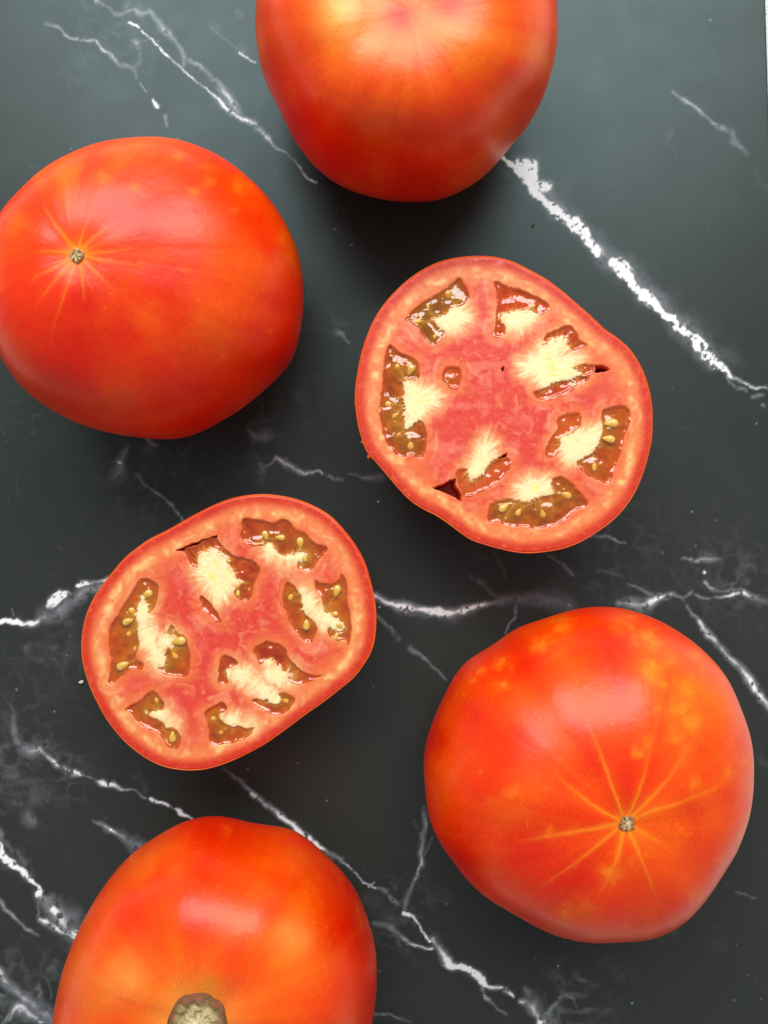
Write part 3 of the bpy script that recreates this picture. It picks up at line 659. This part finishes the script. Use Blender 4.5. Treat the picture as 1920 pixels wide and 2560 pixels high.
def half_tomato(label, reg, zc, outline, pockets, holes, creams, seeds, flakes, seed, depth):
    sc = reg[2]
    def to_world(u, v): return P(reg[0] + u / sc, reg[1] + v / sc, zc)
    ring = spline_closed(outline, 480)
    cu, cv = ring.mean(0)
    cw = to_world(cu, cv)
    t = thing('half_tomato', label, 'tomato half', (cw[0], cw[1], 0), 'cut tomato halves')
    n_t, n_r = 720, 210
    ang = np.arctan2(ring[:, 1] - cv, ring[:, 0] - cu); rad = np.hypot(ring[:, 0] - cu, ring[:, 1] - cv)
    i = np.argsort(ang); ang = ang[i]; rad = rad[i]
    th = np.linspace(-np.pi, np.pi, n_t, endpoint=False)
    Rt = np.interp(th, np.r_[ang - 2 * np.pi, ang, ang + 2 * np.pi], np.r_[rad, rad, rad])
    rr = np.linspace(0.004, 1, n_r)
    u = cu + rr[:, None] * Rt[None] * np.cos(th); v = cv + rr[:, None] * Rt[None] * np.sin(th)
    tout = -sd_poly(u, v, ring)
    tout = np.maximum(tout, 0)
    def warp(u, v, amp, f, s): return u + amp * (fbm(u / f, v / f, s=s, o=2) - .5), v + amp * (fbm(u / f, v / f, s=s + 50, o=2) - .5)
    def pock_sd(u, v, poly): 
        a, b = warp(u, v, 14, 26, seed)
        return sd_poly(a, b, poly)
    PO = [(spline_closed(p, 4 * len(p)), c1, c2, rec) for p, c1, c2, rec in pockets]
    sdp = np.full(u.shape, 1e3); dep = np.zeros_like(u); floor = np.zeros(u.shape + (3,))
    for p, c1, c2, rec in PO:
        s = pock_sd(u, v, p)
        floor = np.where((s < sdp)[..., None], c1 * 1.0, floor)
        sdp = np.minimum(sdp, s)
        dep = np.maximum(dep, (1.5e-3 + rec) * sstep(4, -22, s))
    sdh = np.full(u.shape, 1e3)
    for p in holes:
        s = pock_sd(u, v, p)
        sdh = np.minimum(sdh, s); dep = np.maximum(dep, 6e-3 * sstep(1, -12, s))
    # pale tissue that carries the seeds, with a ragged feathered edge
    cw_u, cw_v = warp(u, v, 40, 22, seed + 5); cw_u, cw_v = warp(cw_u, cw_v, 16, 9, seed + 8)
    sdc = np.full(u.shape, 1e3)
    cpolys = []
    for c in creams:
        if c[0] == 'poly':
            s = sd_poly(cw_u, cw_v, c[1])
        else:
            d, tt = d_line(cw_u, cw_v, c[1]); s = d - c[2] * .5
        cpolys.append(s); sdc = np.minimum(sdc, s)
    fine = fbm(u / 14, v / 14, s=seed + 61, o=3); mid = fbm(u / 45, v / 45, s=seed + 71, o=4); big = fbm(u / 170, v / 170, s=seed + 81, o=3)
    cell = vnoise(u / 21, v / 21, s=seed + 33) * .6 + vnoise(u / 12, v / 12, s=seed + 37) * .4
    def mix(col, to, w): return col + (to - col) * np.clip(w, 0, 1)[..., None]
    col = PINK + 0 * u[..., None]
    flow = fbm(u / 70 + .9 * fbm(u / 120, v / 120, s=seed + 14, o=2), v / 70, s=seed + 15, o=4)
    blobby = vnoise(u / 40, v / 40, s=seed + 33) * .65 + vnoise(u / 19, v / 19, s=seed + 37) * .35
    near = np.minimum(sdp, sdc)
    col = mix(col, CORE, sstep(120, 330, tout) * sstep(18, 80, near) * (.25 + 1.6 * (flow - .22)))
    # firm outer wall: orange, with a broken pale ring of vessels
    col = mix(col, WALL, (1 - sstep(110, 210, tout + 70 * (big - .5))) * (.55 + .8 * (mid - .35)))
    col = mix(col, WALL, np.exp(-((sdp - 14) / 26) ** 2) * .65)
    line = np.exp(-((sdp - 44 - 26 * (flow - .5)) / 9) ** 2)
    col = mix(col, srgb(250, 164, 122), line * sstep(.48, .66, flow) * sstep(.30, .5, big) * .75)
    col = mix(col, CORE, np.exp(-((sdp - 66 - 26 * (flow - .5)) / 13) ** 2) * sstep(.44, .66, flow) * .4 * sstep(60, 110, tout))
    ring_at = 88 + 26 * (big - .5)
    band = np.exp(-((tout - ring_at) / 30) ** 2)
    col = mix(col, SPOT, band * (.25 + .75 * sstep(.40, .72, blobby)))
    col = mix(col, srgb(254, 214, 140), np.exp(-((tout - ring_at) / 18) ** 2) * sstep(.56, .80, blobby) * .8)
    inner = sstep(100, 170, tout)
    fl2 = fbm(u / 95 + .8 * flow, v / 95 + .8 * big, s=seed + 19, o=3)
    col = mix(col, srgb(250, 160, 122), inner * np.exp(-((fl2 - .5) / .04) ** 2) * sstep(.42, .7, mid) * .42)
    col = mix(col, CORE, inner * np.exp(-((fl2 - .56) / .03) ** 2) * .5)
    col = mix(col, SPOT, inner * sstep(.60, .92, blobby) * .32)
    col = mix(col, srgb(248, 146, 116), inner * sstep(.46, .75, flow) * .5)
    col = mix(col, srgb(250, 170, 140), sstep(.62, .85, fine) * .25)
    col = mix(col, RIM, (1 - sstep(22, 66 + 30 * (mid - .5), tout)) * (.88 + .4 * (mid - .5)))
    col = mix(col, srgb(238, 104, 66), (1 - sstep(14, 60, tout)) * sstep(.55, .75, fine) * .5)
    col = mix(col, srgb(232, 96, 36), 1 - sstep(1, 10, tout))
    def rays(c, u, v):  # strands that run out of the pale tissue
        ctr_ = np.mean(c[1], 0)
        if c[0] == 'line':
            d_, t_ = d_line(u, v, c[1])
            t_ = t_ * np.hypot(*(np.array(c[1][-1]) - np.array(c[1][0]))) / 20
            return vnoise(t_ + 40, d_ / 80, s=seed + 23) * .55 + vnoise(t_ * 2.3 + 40, d_ / 50, s=seed + 24) * .45
        an = np.arctan2(v - ctr_[1], u - ctr_[0]); rd = np.hypot(u - ctr_[0], v - ctr_[1])
        return vnoise(an * 10 + 60, rd / 90, s=seed + 23) * .55 + vnoise(an * 23 + 60, rd / 60, s=seed + 24) * .45
    ray = np.zeros_like(u)
    for (c, s) in zip(creams, cpolys):
        ry_ = rays(c, u, v)
        ray = np.where(s <= sdc + .01, ry_, ray)
    cm = sstep(40, -30, sdc + 84 * (.45 - ray) + 14 * (fine - .5))
    col = mix(col, srgb(250, 180, 120), sstep(96, 4, sdc + 40 * (.5 - ray)) * .8)
    col = mix(col, CREAM, cm)
    col = mix(col, YOLK, sstep(-16, -50, sdc) * sstep(.48, .72, blobby) * .7)
    # walls of the seed chambers are redder and glassy
    wall = sstep(0, -10, sdp) * (1 - cm)
    col = mix(col, srgb(226, 92, 30), wall * .9)
    wf = (sstep(-8, -30, sdp) * (1 - cm))[..., None]
    col = col + (floor - col) * wf
    col = mix(col, srgb(190, 30, 14), sstep(2, -8, sdh))
    col = col * (1 + .16 * (fine - .5))[..., None]
    cp = sstep(.35, .75, cm)
    z = zc - dep * (1 - .92 * cp) - .00035 * (1 - sstep(0, 9, tout)) + .00016 * (mid - .5) + .0002 * cm * (fine - .3) + .00010 * (blobby - .5)
    x, y = to_world(u, v)
    x = x - cw[0]; y = y - cw[1]
    V = np.stack([x, y, z], -1)
    q = grid_quads(n_r, n_t, True)[:, ::-1]
    ctr = len(V.reshape(-1, 3))
    flat = V.reshape(-1, 3)
    # smooth normals of the whole cut face, shared by the pieces it is split into
    A = flat[q]; fn = np.cross(A[:, 2] - A[:, 0], A[:, 3] - A[:, 1])
    vn = np.zeros_like(flat)
    for k in range(4): np.add.at(vn, q[:, k], fn)
    vn /= np.linalg.norm(vn, axis=1, keepdims=True) + 1e-20
    fc = np.stack([s.ravel()[q].mean(1) for s in cpolys])
    own = np.where(fc.min(0) < 0, fc.argmin(0), -1)
    tint = col.reshape(-1, 3)
    for k in range(-1, len(creams)):
        f = q[own == k]
        if not len(f): continue
        ids, inv = np.unique(f, return_inverse=True)
        mesh_np('flesh' if k < 0 else 'placenta', flat[ids], inv.reshape(f.shape), M_flesh, t, tint=tint[ids], normals=vn[ids])
    # skin: thin rounded lip at the cut, then the lower half of the fruit
    ns = 60
    s = np.linspace(0, 1, ns)
    ph = s ** 1.1 * np.pi / 2
    cr = np.cos(np.minimum(ph, np.pi / 2 - 1e-3)) ** .8; szn = np.sin(ph) ** .95
    wx, wy = to_world(cu + Rt * np.cos(th), cv + Rt * np.sin(th))
    wx = wx - cw[0]; wy = wy - cw[1]
    rl = np.hypot(wx, wy)
    lip = [(-.0006, -.0010), (-.00005, -.00034), (.00010, -.00022), (.00022, -.00030), (.00028, -.0006)]
    rows = []
    for dr, dz in lip: rows.append(np.stack([wx * (1 + dr / rl), wy * (1 + dr / rl), np.full(n_t, zc + dz)], -1))
    for k in range(1, ns):
        g = (1 + .00028 / rl) * cr[k]
        zz = (zc - .0006) * (1 - szn[k])
        rows.append(np.stack([wx * g, wy * g, np.full(n_t, max(zz, .00004))], -1))
    SV = np.array(rows)
    nz = fbm(SV[..., 0] / .012, SV[..., 1] / .012, SV[..., 2] / .012, s=seed + 3, o=3)
    sc_ = srgb(236, 112, 34) + (RED - srgb(236, 112, 34)) * np.clip(1.3 * nz - .3, 0, 1)[..., None]
    mesh_np('skin', SV.reshape(-1, 3), grid_quads(len(rows), n_t, True), M_skin, t, tint=sc_.reshape(-1, 3))
    # jelly and seeds of each chamber
    rg = np.random.default_rng(seed)
    gels = []
    for p, c1, c2, rec in PO:
        lo = p.min(0) - 14; hi = p.max(0) + 14
        gu, gv = np.arange(lo[0], hi[0], 3.6), np.arange(lo[1], hi[1], 3.6)
        U, Vv = np.meshgrid(gu, gv)
        s = pock_sd(U, Vv, p)
        a, b = warp(U, Vv, 30, 60, seed + 15)
        nb = fbm(a / 44, b / 44, s=seed + 16, o=2); nf = fbm(U / 15, Vv / 15, s=seed + 17, o=3)
        zz = zc - rec * .62 - .0009 * (nb - .40) - .00006 * (nf - .5) + .0004 * sstep(-16, 0, s)
        nv = vnoise(a / 30, b / 30, s=seed + 18)
        col = c1 + (c2 - c1) * np.clip(.9 * (nb - .25) + 1.3 * (nv - .45), 0, 1)[..., None]
        col = col * (.98 + .36 * nf)[..., None]
        col = mix(col, srgb(232, 98, 24), sstep(-34, -2, s + 16 * (nb - .5)) * .8)
        # filaments from the pale tissue into the jelly
        ccu, ccv = warp(U, Vv, 30, 22, seed + 5)
        sdq = np.full(U.shape, 1e3); rayg = np.zeros(U.shape)
        for c in creams:
            if c[0] == 'poly':
                sq = sd_poly(ccu, ccv, c[1]); ctrp = np.mean(c[1], 0)
            else:
                d, tt = d_line(ccu, ccv, c[1]); sq = d - c[2] * .5; ctrp = np.mean(c[1], 0)
            m = sq < sdq
            rg_ = rays(c, U + 8 * (nf - .5), Vv + 8 * (nb - .5))
            rayg = np.where(m, rg_, rayg)
            sdq = np.minimum(sdq, sq)
        col = mix(col, srgb(238, 148, 34), sstep(95, 0, sdq) * sstep(.50, .72, rayg) * .75)
        col = mix(col, srgb(255, 196, 90), sstep(30, -8, sdq + 75 * (.50 - rayg)) * .8)
        zz = zz - .0004 * sstep(10, -16, sdq)
        mine = []
        for (su, sv, ln, vis) in seeds:
            if sd_poly(np.array([su]), np.array([sv]), p)[0] < 10: mine.append((su, sv, ln, vis))
        for su, sv, ln, vis in mine:
            best = min(creams, key=lambda c: min(math.hypot(a_ - su, b_ - sv) for a_, b_ in c[1]))
            tp = min(best[1], key=lambda e: math.hypot(e[0] - su, e[1] - sv))
            d_, t_ = d_line(U + 10 * (nf - .5), Vv + 24 * (nb - .5), [tp, (su, sv)])
            col = mix(col, srgb(240, 186, 84), np.exp(-(d_ / (9 - 4 * t_)) ** 2) * (1 - .45 * t_) * .8)
            r2 = ((U - su) ** 2 + (Vv - sv) ** 2) / (ln * .8) ** 2
            zz = zz + .00035 * np.exp(-r2)
            col = mix(col, srgb(206, 140, 30), np.exp(-r2 * 1.1) * .6)
        keep = (s < 6)
        qd = grid_quads(len(gv), len(gu))[:, ::-1]
        kf = keep.ravel()[qd].all(1); qd = qd[kf]
        if not len(qd): continue
        gx, gy = to_world(U, Vv)
        pts = np.stack([gx - cw[0], gy - cw[1], np.minimum(zz, zc + .0001)], -1).reshape(-1, 3)
        ids, inv = np.unique(qd, return_inverse=True)
        g = mesh_np('jelly', pts[ids], inv.reshape(qd.shape), M_gel, t, tint=col.reshape(-1, 3)[ids])
        for su, sv, ln, vis in mine:
            best = min(creams, key=lambda c: min(math.hypot(a_ - su, b_ - sv) for a_, b_ in c[1]))
            tp = min(best[1], key=lambda e: math.hypot(e[0] - su, e[1] - sv))
            a0 = math.atan2(tp[1] - sv, tp[0] - su) + rg.uniform(-.3, .3)
            iu = int(np.clip((su - lo[0]) / 3.6, 0, len(gu) - 1)); iv = int(np.clip((sv - lo[1]) / 3.6, 0, len(gv) - 1))
            make_seed(g, to_world, cw, su, sv, zz[iv, iu], ln / sc * K * (H - zc) / H, a0, vis, rg)
    for fu, fv, du, dv in flakes:
        x0, y0 = to_world(fu, fv); x1, y1 = to_world(fu + du, fv + dv)
        dx, dy = x1 - x0, y1 - y0
        L = math.hypot(dx, dy); nx_, ny_ = -dy / L * .0006, dx / L * .0006
        b = np.array([[x0 - nx_, y0 - ny_, zc - .0010], [x0 + nx_, y0 + ny_, zc - .0010], [x0 + dx * .6 + nx_ * .6, y0 + dy * .6 + ny_ * .6, zc - .0002], [x1, y1, zc + .0002], [x0 + dx * .6 - nx_ * .5, y0 + dy * .6 - ny_ * .5, zc - .0003]])
        b[:, :2] -= cw
        up = b + [0, 0, .0002]
        Vf = np.r_[b, up]
        qf = [(5, 6, 7, 9), (9, 7, 8, 8), (0, 4, 2, 1)]
        ql = [(5, 6, 7, 9), (0, 4, 2, 1)] + [(k, (k + 1) % 5, (k + 1) % 5 + 5, k + 5) for k in range(5)]
        mesh_np('skin_flake', Vf, ql, M_skin, t, tint=np.repeat(srgb(236, 120, 30)[None], 10, 0))
    return t

def make_seed(parent, to_world, cw, su, sv, z, L, ang, vis, rg):
    """flat teardrop seed, its pointed end towards the tissue it hangs on"""
    n, m = 16, 11
    th = np.linspace(0, 2 * np.pi, n, endpoint=False); ph = np.linspace(-.98, .98, m) * np.pi / 2
    T, Q = np.meshgrid(th, ph)
    lx = np.sin(Q); wd = np.cos(Q) * (1 - .38 * lx) * .60
    X = lx * L * .5; Y = wd * np.cos(T) * L * .5; Z = wd * np.sin(T) * L * .34
    c, s = math.cos(-ang), math.sin(-ang)
    wx, wy = to_world(su, sv)
    x = wx - cw[0] + X * c - Y * s; y = wy - cw[1] + X * s + Y * c
    zz = z + Z + (.00012 if vis else -.00055)
    k = rg.uniform(.85, 1.1)
    col = srgb(232, 182, 74) * k if vis else srgb(232, 160, 40) * k
    tint = col + (srgb(250, 226, 150) - col) * (np.clip(-lx, 0, 1) * .5)[..., None]
    V = np.stack([x, y, zz], -1).reshape(-1, 3)
    return mesh_np('seed', V, grid_quads(m, n, True), M_seed, parent, tint=tint.reshape(-1, 3))

c_olive = (srgb(138, 70, 2), srgb(210, 126, 8)); c_brown = (srgb(164, 64, 2), srgb(230, 114, 10)); c_orange = (srgb(222, 68, 14), srgb(240, 104, 30)); c_red = (srgb(206, 54, 22), srgb(226, 84, 40)); c_amber = (srgb(190, 68, 2), srgb(236, 112, 8)); c_rust = (srgb(176, 48, 6), srgb(224, 92, 18))

half_tomato('cut tomato half with its face up, right of the other half, below the top tomato', (860, 610, 2.07375), .032,
    [(720, 64), (800, 72), (880, 95), (960, 135), (1050, 185), (1130, 245), (1200, 305), (1280, 375), (1350, 440), (1420, 490), (1480, 545), (1530, 620), (1565, 700), (1590, 800), (1598, 890), (1595, 1000), (1580, 1080), (1555, 1170), (1520, 1260), (1470, 1345), (1400, 1425), (1320, 1485), (1230, 1540), (1140, 1575), (1050, 1592), (960, 1600), (880, 1593), (800, 1575), (730, 1555), (660, 1530), (600, 1490), (540, 1445), (480, 1405), (410, 1370), (350, 1330), (290, 1270), (230, 1200), (170, 1130), (125, 1080), (100, 1020), (75, 930), (62, 830), (62, 750), (75, 660), (95, 560), (125, 470), (160, 390), (205, 320), (260, 255), (330, 190), (400, 140), (480, 100), (560, 77), (640, 66)],
    [([(600, 178), (640, 240), (645, 290), (600, 325), (560, 330), (540, 365), (500, 390), (460, 392), (490, 430), (525, 435), (515, 480), (470, 520), (430, 510), (385, 440), (345, 402), (322, 390), (360, 345), (430, 290), (500, 250), (560, 205)], *c_olive, .0009),
     ([(780, 195), (850, 220), (920, 240), (1010, 275), (1065, 320), (1040, 355), (1005, 365), (975, 345), (930, 345), (870, 360), (825, 375), (815, 405), (840, 430), (830, 475), (778, 475), (788, 380), (795, 280)], *c_orange, .0007),
     ([(1165, 420), (1200, 450), (1225, 500), (1258, 520), (1210, 550), (1170, 545), (1150, 500), (1110, 490), (1060, 505), (1030, 520), (1050, 475), (1090, 450)], *c_red, .0004),
     ([(1195, 640), (1240, 625), (1295, 630), (1295, 668), (1240, 682), (1195, 655)], *c_red, .0003),
     ([(985, 770), (1040, 745), (1090, 710), (1160, 705), (1240, 670), (1270, 690), (1200, 745), (1140, 775), (1060, 805), (1010, 805)], *c_red, .0006),
     ([(235, 520), (290, 565), (370, 600), (388, 640), (385, 700), (340, 700), (318, 720), (318, 840), (325, 930), (332, 960), (370, 920), (405, 915), (430, 990), (425, 1060), (400, 1112), (345, 1090), (300, 1110), (240, 1060), (200, 980), (185, 860), (195, 760), (205, 640), (215, 570)], *c_brown, .0009),
     ([(520, 650), (560, 635), (605, 655), (590, 740), (555, 745), (515, 705)], *c_orange, .0003),
     ([(1340, 865), (1390, 845), (1455, 838), (1485, 870), (1480, 930), (1450, 1010), (1430, 1100), (1400, 1180), (1375, 1245), (1310, 1220), (1240, 1180), (1205, 1130), (1240, 1105), (1290, 1085), (1310, 1040), (1330, 1000), (1345, 950), (1335, 900)], *c_amber, .0008),
     ([(1110, 905), (1160, 880), (1220, 880), (1220, 940), (1180, 980), (1120, 1010), (1125, 1060), (1080, 1100), (1045, 1085), (1070, 1010), (1110, 960)], srgb(228, 92, 24), srgb(240, 116, 40), .0003),
     ([(1065, 1240), (1100, 1210), (1140, 1210), (1200, 1260), (1240, 1310), (1265, 1355), (1190, 1390), (1140, 1440), (1060, 1470), (1000, 1480), (940, 1465), (860, 1465), (800, 1440), (752, 1440), (755, 1370), (780, 1340), (850, 1318), (900, 1330), (950, 1335), (1010, 1310), (1080, 1300), (1090, 1280)], *c_brown, .0008),
     ([(585, 1180), (640, 1168), (650, 1200), (680, 1215), (730, 1180), (760, 1130), (850, 1110), (860, 1150), (800, 1230), (720, 1280), (640, 1308), (605, 1270)], srgb(222, 88, 30), srgb(236, 108, 44), .0003)],
    [[(455, 1262), (500, 1252), (550, 1225), (575, 1212), (580, 1260), (608, 1300), (605, 1338), (560, 1305), (500, 1282)], [(1295, 632), (1350, 630), (1385, 655), (1340, 662), (1300, 668)], [(795, 1108), (850, 1085), (842, 1108), (800, 1122)], [(816, 642), (835, 632), (822, 668)]],
    [('poly', [(480, 395), (540, 355), (580, 320), (620, 340), (640, 380), (600, 430), (540, 440), (500, 430)]), ('poly', [(820, 375), (880, 345), (960, 350), (985, 362), (960, 410), (900, 440), (840, 420)]),
     ('poly', [(920, 620), (980, 580), (1040, 520), (1110, 490), (1160, 490), (1150, 540), (1110, 580), (1220, 590), (1180, 630), (1230, 672), (1180, 700), (1090, 712), (1040, 742), (1000, 690), (930, 670)]), ('poly', [(320, 705), (360, 730), (430, 755), (490, 785), (470, 830), (410, 880), (350, 930), (328, 955), (320, 840), (312, 770)]),
     ('poly', [(1130, 1000), (1200, 970), (1330, 950), (1335, 1000), (1290, 1080), (1220, 1110), (1160, 1120), (1120, 1050)]), ('poly', [(900, 1260), (960, 1215), (1060, 1225), (1070, 1280), (1010, 1310), (950, 1335), (905, 1310)]), ('poly', [(740, 1010), (770, 1040), (760, 1120), (720, 1185), (655, 1215), (645, 1180), (680, 1120), (705, 1050)])],
    [(345, 655, 62, 1), (345, 1035, 62, 0), (1385, 930, 74, 1), (1372, 1012, 66, 1), (830, 1365, 66, 1), (910, 1385, 60, 0), (543, 262, 66, 0), (598, 288, 44, 0), (1148, 1300, 70, 0), (282, 640, 56, 0), (268, 885, 54, 0), (1298, 1150, 60, 0), (385, 400, 60, 0), (480, 470, 50, 0), (285, 985, 54, 0), (270, 920, 50, 0), (845, 1410, 44, 0), (1030, 1390, 60, 0), (240, 830, 60, 0), (440, 330, 56, 0), (1085, 1370, 44, 0), (978, 325, 30, 1), (550, 690, 30, 0)],
    [(66, 834, -14, -20), (104, 1034, -24, -18), (134, 1110, -22, -18)], 101, .004)

half_tomato('cut tomato half with its face up, left of the other half, above the bottom tomato', (180, 1210, 2.07375), .031,
    [(1000, 57), (1080, 65), (1170, 85), (1260, 122), (1340, 172), (1410, 245), (1470, 325), (1515, 410), (1545, 510), (1565, 600), (1573, 680), (1570, 770), (1555, 850), (1520, 920), (1460, 1000), (1390, 1060), (1300, 1130), (1200, 1200), (1100, 1275), (1000, 1345), (900, 1400), (800, 1445), (700, 1475), (630, 1483), (560, 1480), (480, 1465), (400, 1430), (320, 1375), (250, 1310), (180, 1220), (130, 1130), (90, 1040), (60, 940), (50, 850), (55, 770), (75, 680), (110, 600), (155, 530), (210, 460), (270, 390), (330, 340), (400, 290), (480, 250), (560, 205), (640, 160), (730, 115), (820, 80), (910, 62)],
    [([(888, 180), (960, 185), (1050, 200), (1090, 180), (1130, 200), (1160, 240), (1210, 250), (1255, 305), (1330, 335), (1280, 390), (1250, 440), (1210, 455), (1170, 430), (1165, 400), (1200, 372), (1120, 385), (1060, 360), (1015, 315), (940, 320), (880, 285), (878, 240)], *c_rust, .0008),
     ([(585, 340), (640, 320), (700, 290), (750, 285), (790, 330), (850, 375), (920, 390), (965, 420), (970, 460), (940, 530), (915, 605), (870, 595), (840, 560), (880, 520), (860, 500), (830, 440), (800, 390), (740, 350), (690, 355), (650, 380), (650, 440), (620, 430), (600, 390)], *c_rust, .0006),
     ([(660, 580), (700, 600), (740, 650), (775, 720), (720, 690), (670, 640)], *c_red, .0008),
     ([(1110, 510), (1150, 530), (1190, 580), (1200, 630), (1215, 680), (1260, 720), (1265, 770), (1235, 825), (1190, 800), (1140, 730), (1100, 640), (1093, 580)], *c_amber, .0008),
     ([(1265, 495), (1290, 515), (1350, 520), (1385, 490), (1395, 465), (1420, 500), (1425, 580), (1445, 700), (1450, 770), (1430, 850), (1415, 810), (1340, 800), (1325, 740), (1360, 735), (1320, 680), (1300, 650), (1300, 600), (1270, 560), (1258, 520)], *c_amber, .0008),
     ([(360, 490), (440, 515), (445, 560), (420, 650), (385, 670), (375, 630), (360, 600), (345, 700), (340, 770), (345, 830), (330, 900), (370, 930), (360, 955), (300, 960), (250, 1000), (240, 1020), (185, 1035), (200, 950), (190, 760), (230, 690), (270, 620), (320, 540)], *c_amber, .0009),
     ([(515, 730), (545, 770), (580, 790), (600, 840), (612, 900), (600, 985), (550, 998), (480, 985), (440, 960), (435, 930), (475, 930), (480, 880), (500, 850), (485, 790)], *c_amber, .0008),
     ([(780, 890), (830, 900), (855, 930), (810, 960), (805, 1030), (755, 1030), (765, 960)], *c_rust, .0006),
     ([(940, 855), (1000, 820), (1060, 825), (1110, 860), (1120, 900), (1180, 960), (1240, 990), (1305, 995), (1240, 1015), (1180, 1040), (1130, 1030), (1110, 1000), (1060, 940), (1020, 920), (980, 930), (960, 900)], *c_rust, .0007),
     ([(930, 1125), (980, 1110), (1060, 1130), (1070, 1090), (1100, 1085), (1150, 1110), (1120, 1170), (1060, 1200), (1010, 1185)], *c_rust, .0006),
     ([(410, 1075), (450, 1100), (475, 1140), (465, 1180), (420, 1185), (400, 1205), (460, 1230), (490, 1262), (520, 1265), (555, 1295), (560, 1330), (540, 1375), (490, 1345), (440, 1290), (380, 1260), (330, 1230), (310, 1190), (275, 1170), (340, 1130)], *c_amber, .0008),
     ([(685, 1185), (740, 1150), (780, 1130), (805, 1170), (760, 1190), (790, 1240), (840, 1245), (900, 1265), (950, 1270), (900, 1320), (830, 1345), (720, 1350), (710, 1290), (700, 1240)], *c_amber, .0008)],
    [[(530, 346), (640, 300), (750, 266), (746, 288), (640, 318), (585, 350)]],
    [('line', [(1008, 290), (1030, 345), (1105, 392), (1200, 375)], 34), ('poly', [(665, 360), (740, 345), (800, 400), (865, 510), (800, 570), (750, 620), (712, 560), (655, 460)]), ('line', [(1195, 555), (1240, 640), (1300, 690), (1390, 740)], 54), ('line', [(372, 590), (360, 700), (390, 790), (430, 850), (465, 935)], 60), ('line', [(430, 830), (510, 812)], 56), ('line', [(815, 980), (880, 990), (960, 1040), (1010, 1090), (1055, 1115)], 56), ('line', [(1020, 930), (1040, 1000), (1115, 990)], 66), ('line', [(385, 1188), (460, 1195), (508, 1240)], 34), ('line', [(782, 1205), (830, 1230), (905, 1250)], 34)],
    [(385, 575, 66, 1), (292, 712, 60, 1), (264, 942, 70, 1), (553, 816, 74, 1), (530, 882, 60, 0), (1003, 268, 52, 1), (1078, 278, 52, 1), (1183, 306, 58, 1), (1372, 556, 64, 1), (1215, 730, 58, 1), (520, 1313, 58, 1), (313, 664, 60, 0), (1388, 738, 56, 1), (1140, 580, 60, 0), (385, 1180, 64, 0), (300, 770, 54, 0), (1205, 385, 40, 1), (970, 310, 50, 0), (440, 1130, 60, 0), (745, 1215, 56, 0), (780, 1280, 50, 0), (860, 565, 36, 1), (1355, 680, 54, 0), (335, 850, 50, 0), (1100, 1120, 60, 0), (812, 400, 26, 1), (500, 940, 46, 0), (400, 630, 50, 0), (1370, 790, 44, 1)],
    [], 207, .004)

# ------------------------------------------------------------------ crumbs lying on the slab
def crumb(px, py, r, col, label, seed, cat='crumb'):
    n, m = 14, 9
    th = np.linspace(0, 2 * np.pi, n, endpoint=False); ph = np.linspace(-.97, .97, m) * np.pi / 2
    T, Q = np.meshgrid(th, ph)
    d = np.stack([np.cos(Q) * np.cos(T) * 1.3, np.cos(Q) * np.sin(T) * .8, np.sin(Q) * .6], -1)
    k = .6 + .8 * vnoise(d[..., 0] * 2 + 9, d[..., 1] * 2 + 9, d[..., 2] * 2 + 9, s=seed)
    V = d * k[..., None] * r
    V[..., 2] -= V[..., 2].min()
    a = seed * 1.3
    x = V[..., 0] * math.cos(a) - V[..., 1] * math.sin(a); y = V[..., 0] * math.sin(a) + V[..., 1] * math.cos(a)
    V = np.stack([x, y, V[..., 2]], -1).reshape(-1, 3)
    o = mesh_np('crumb', V, grid_quads(m, n, True), M_cork, tint=np.repeat(np.array(col)[None], len(V), 0), smooth=False)
    o.location = (*P(px, py), .0001)
    o['label'] = label; o['category'] = cat; o['group'] = 'crumbs on the slab'
crumb(1333, 563, .00042, srgb(92, 70, 40), 'tiny dark brown crumb on the stone below the top tomato', 3)
crumb(205, 1704, .0006, srgb(226, 222, 212), 'tiny white crumb on the stone beside the left cut half', 5)
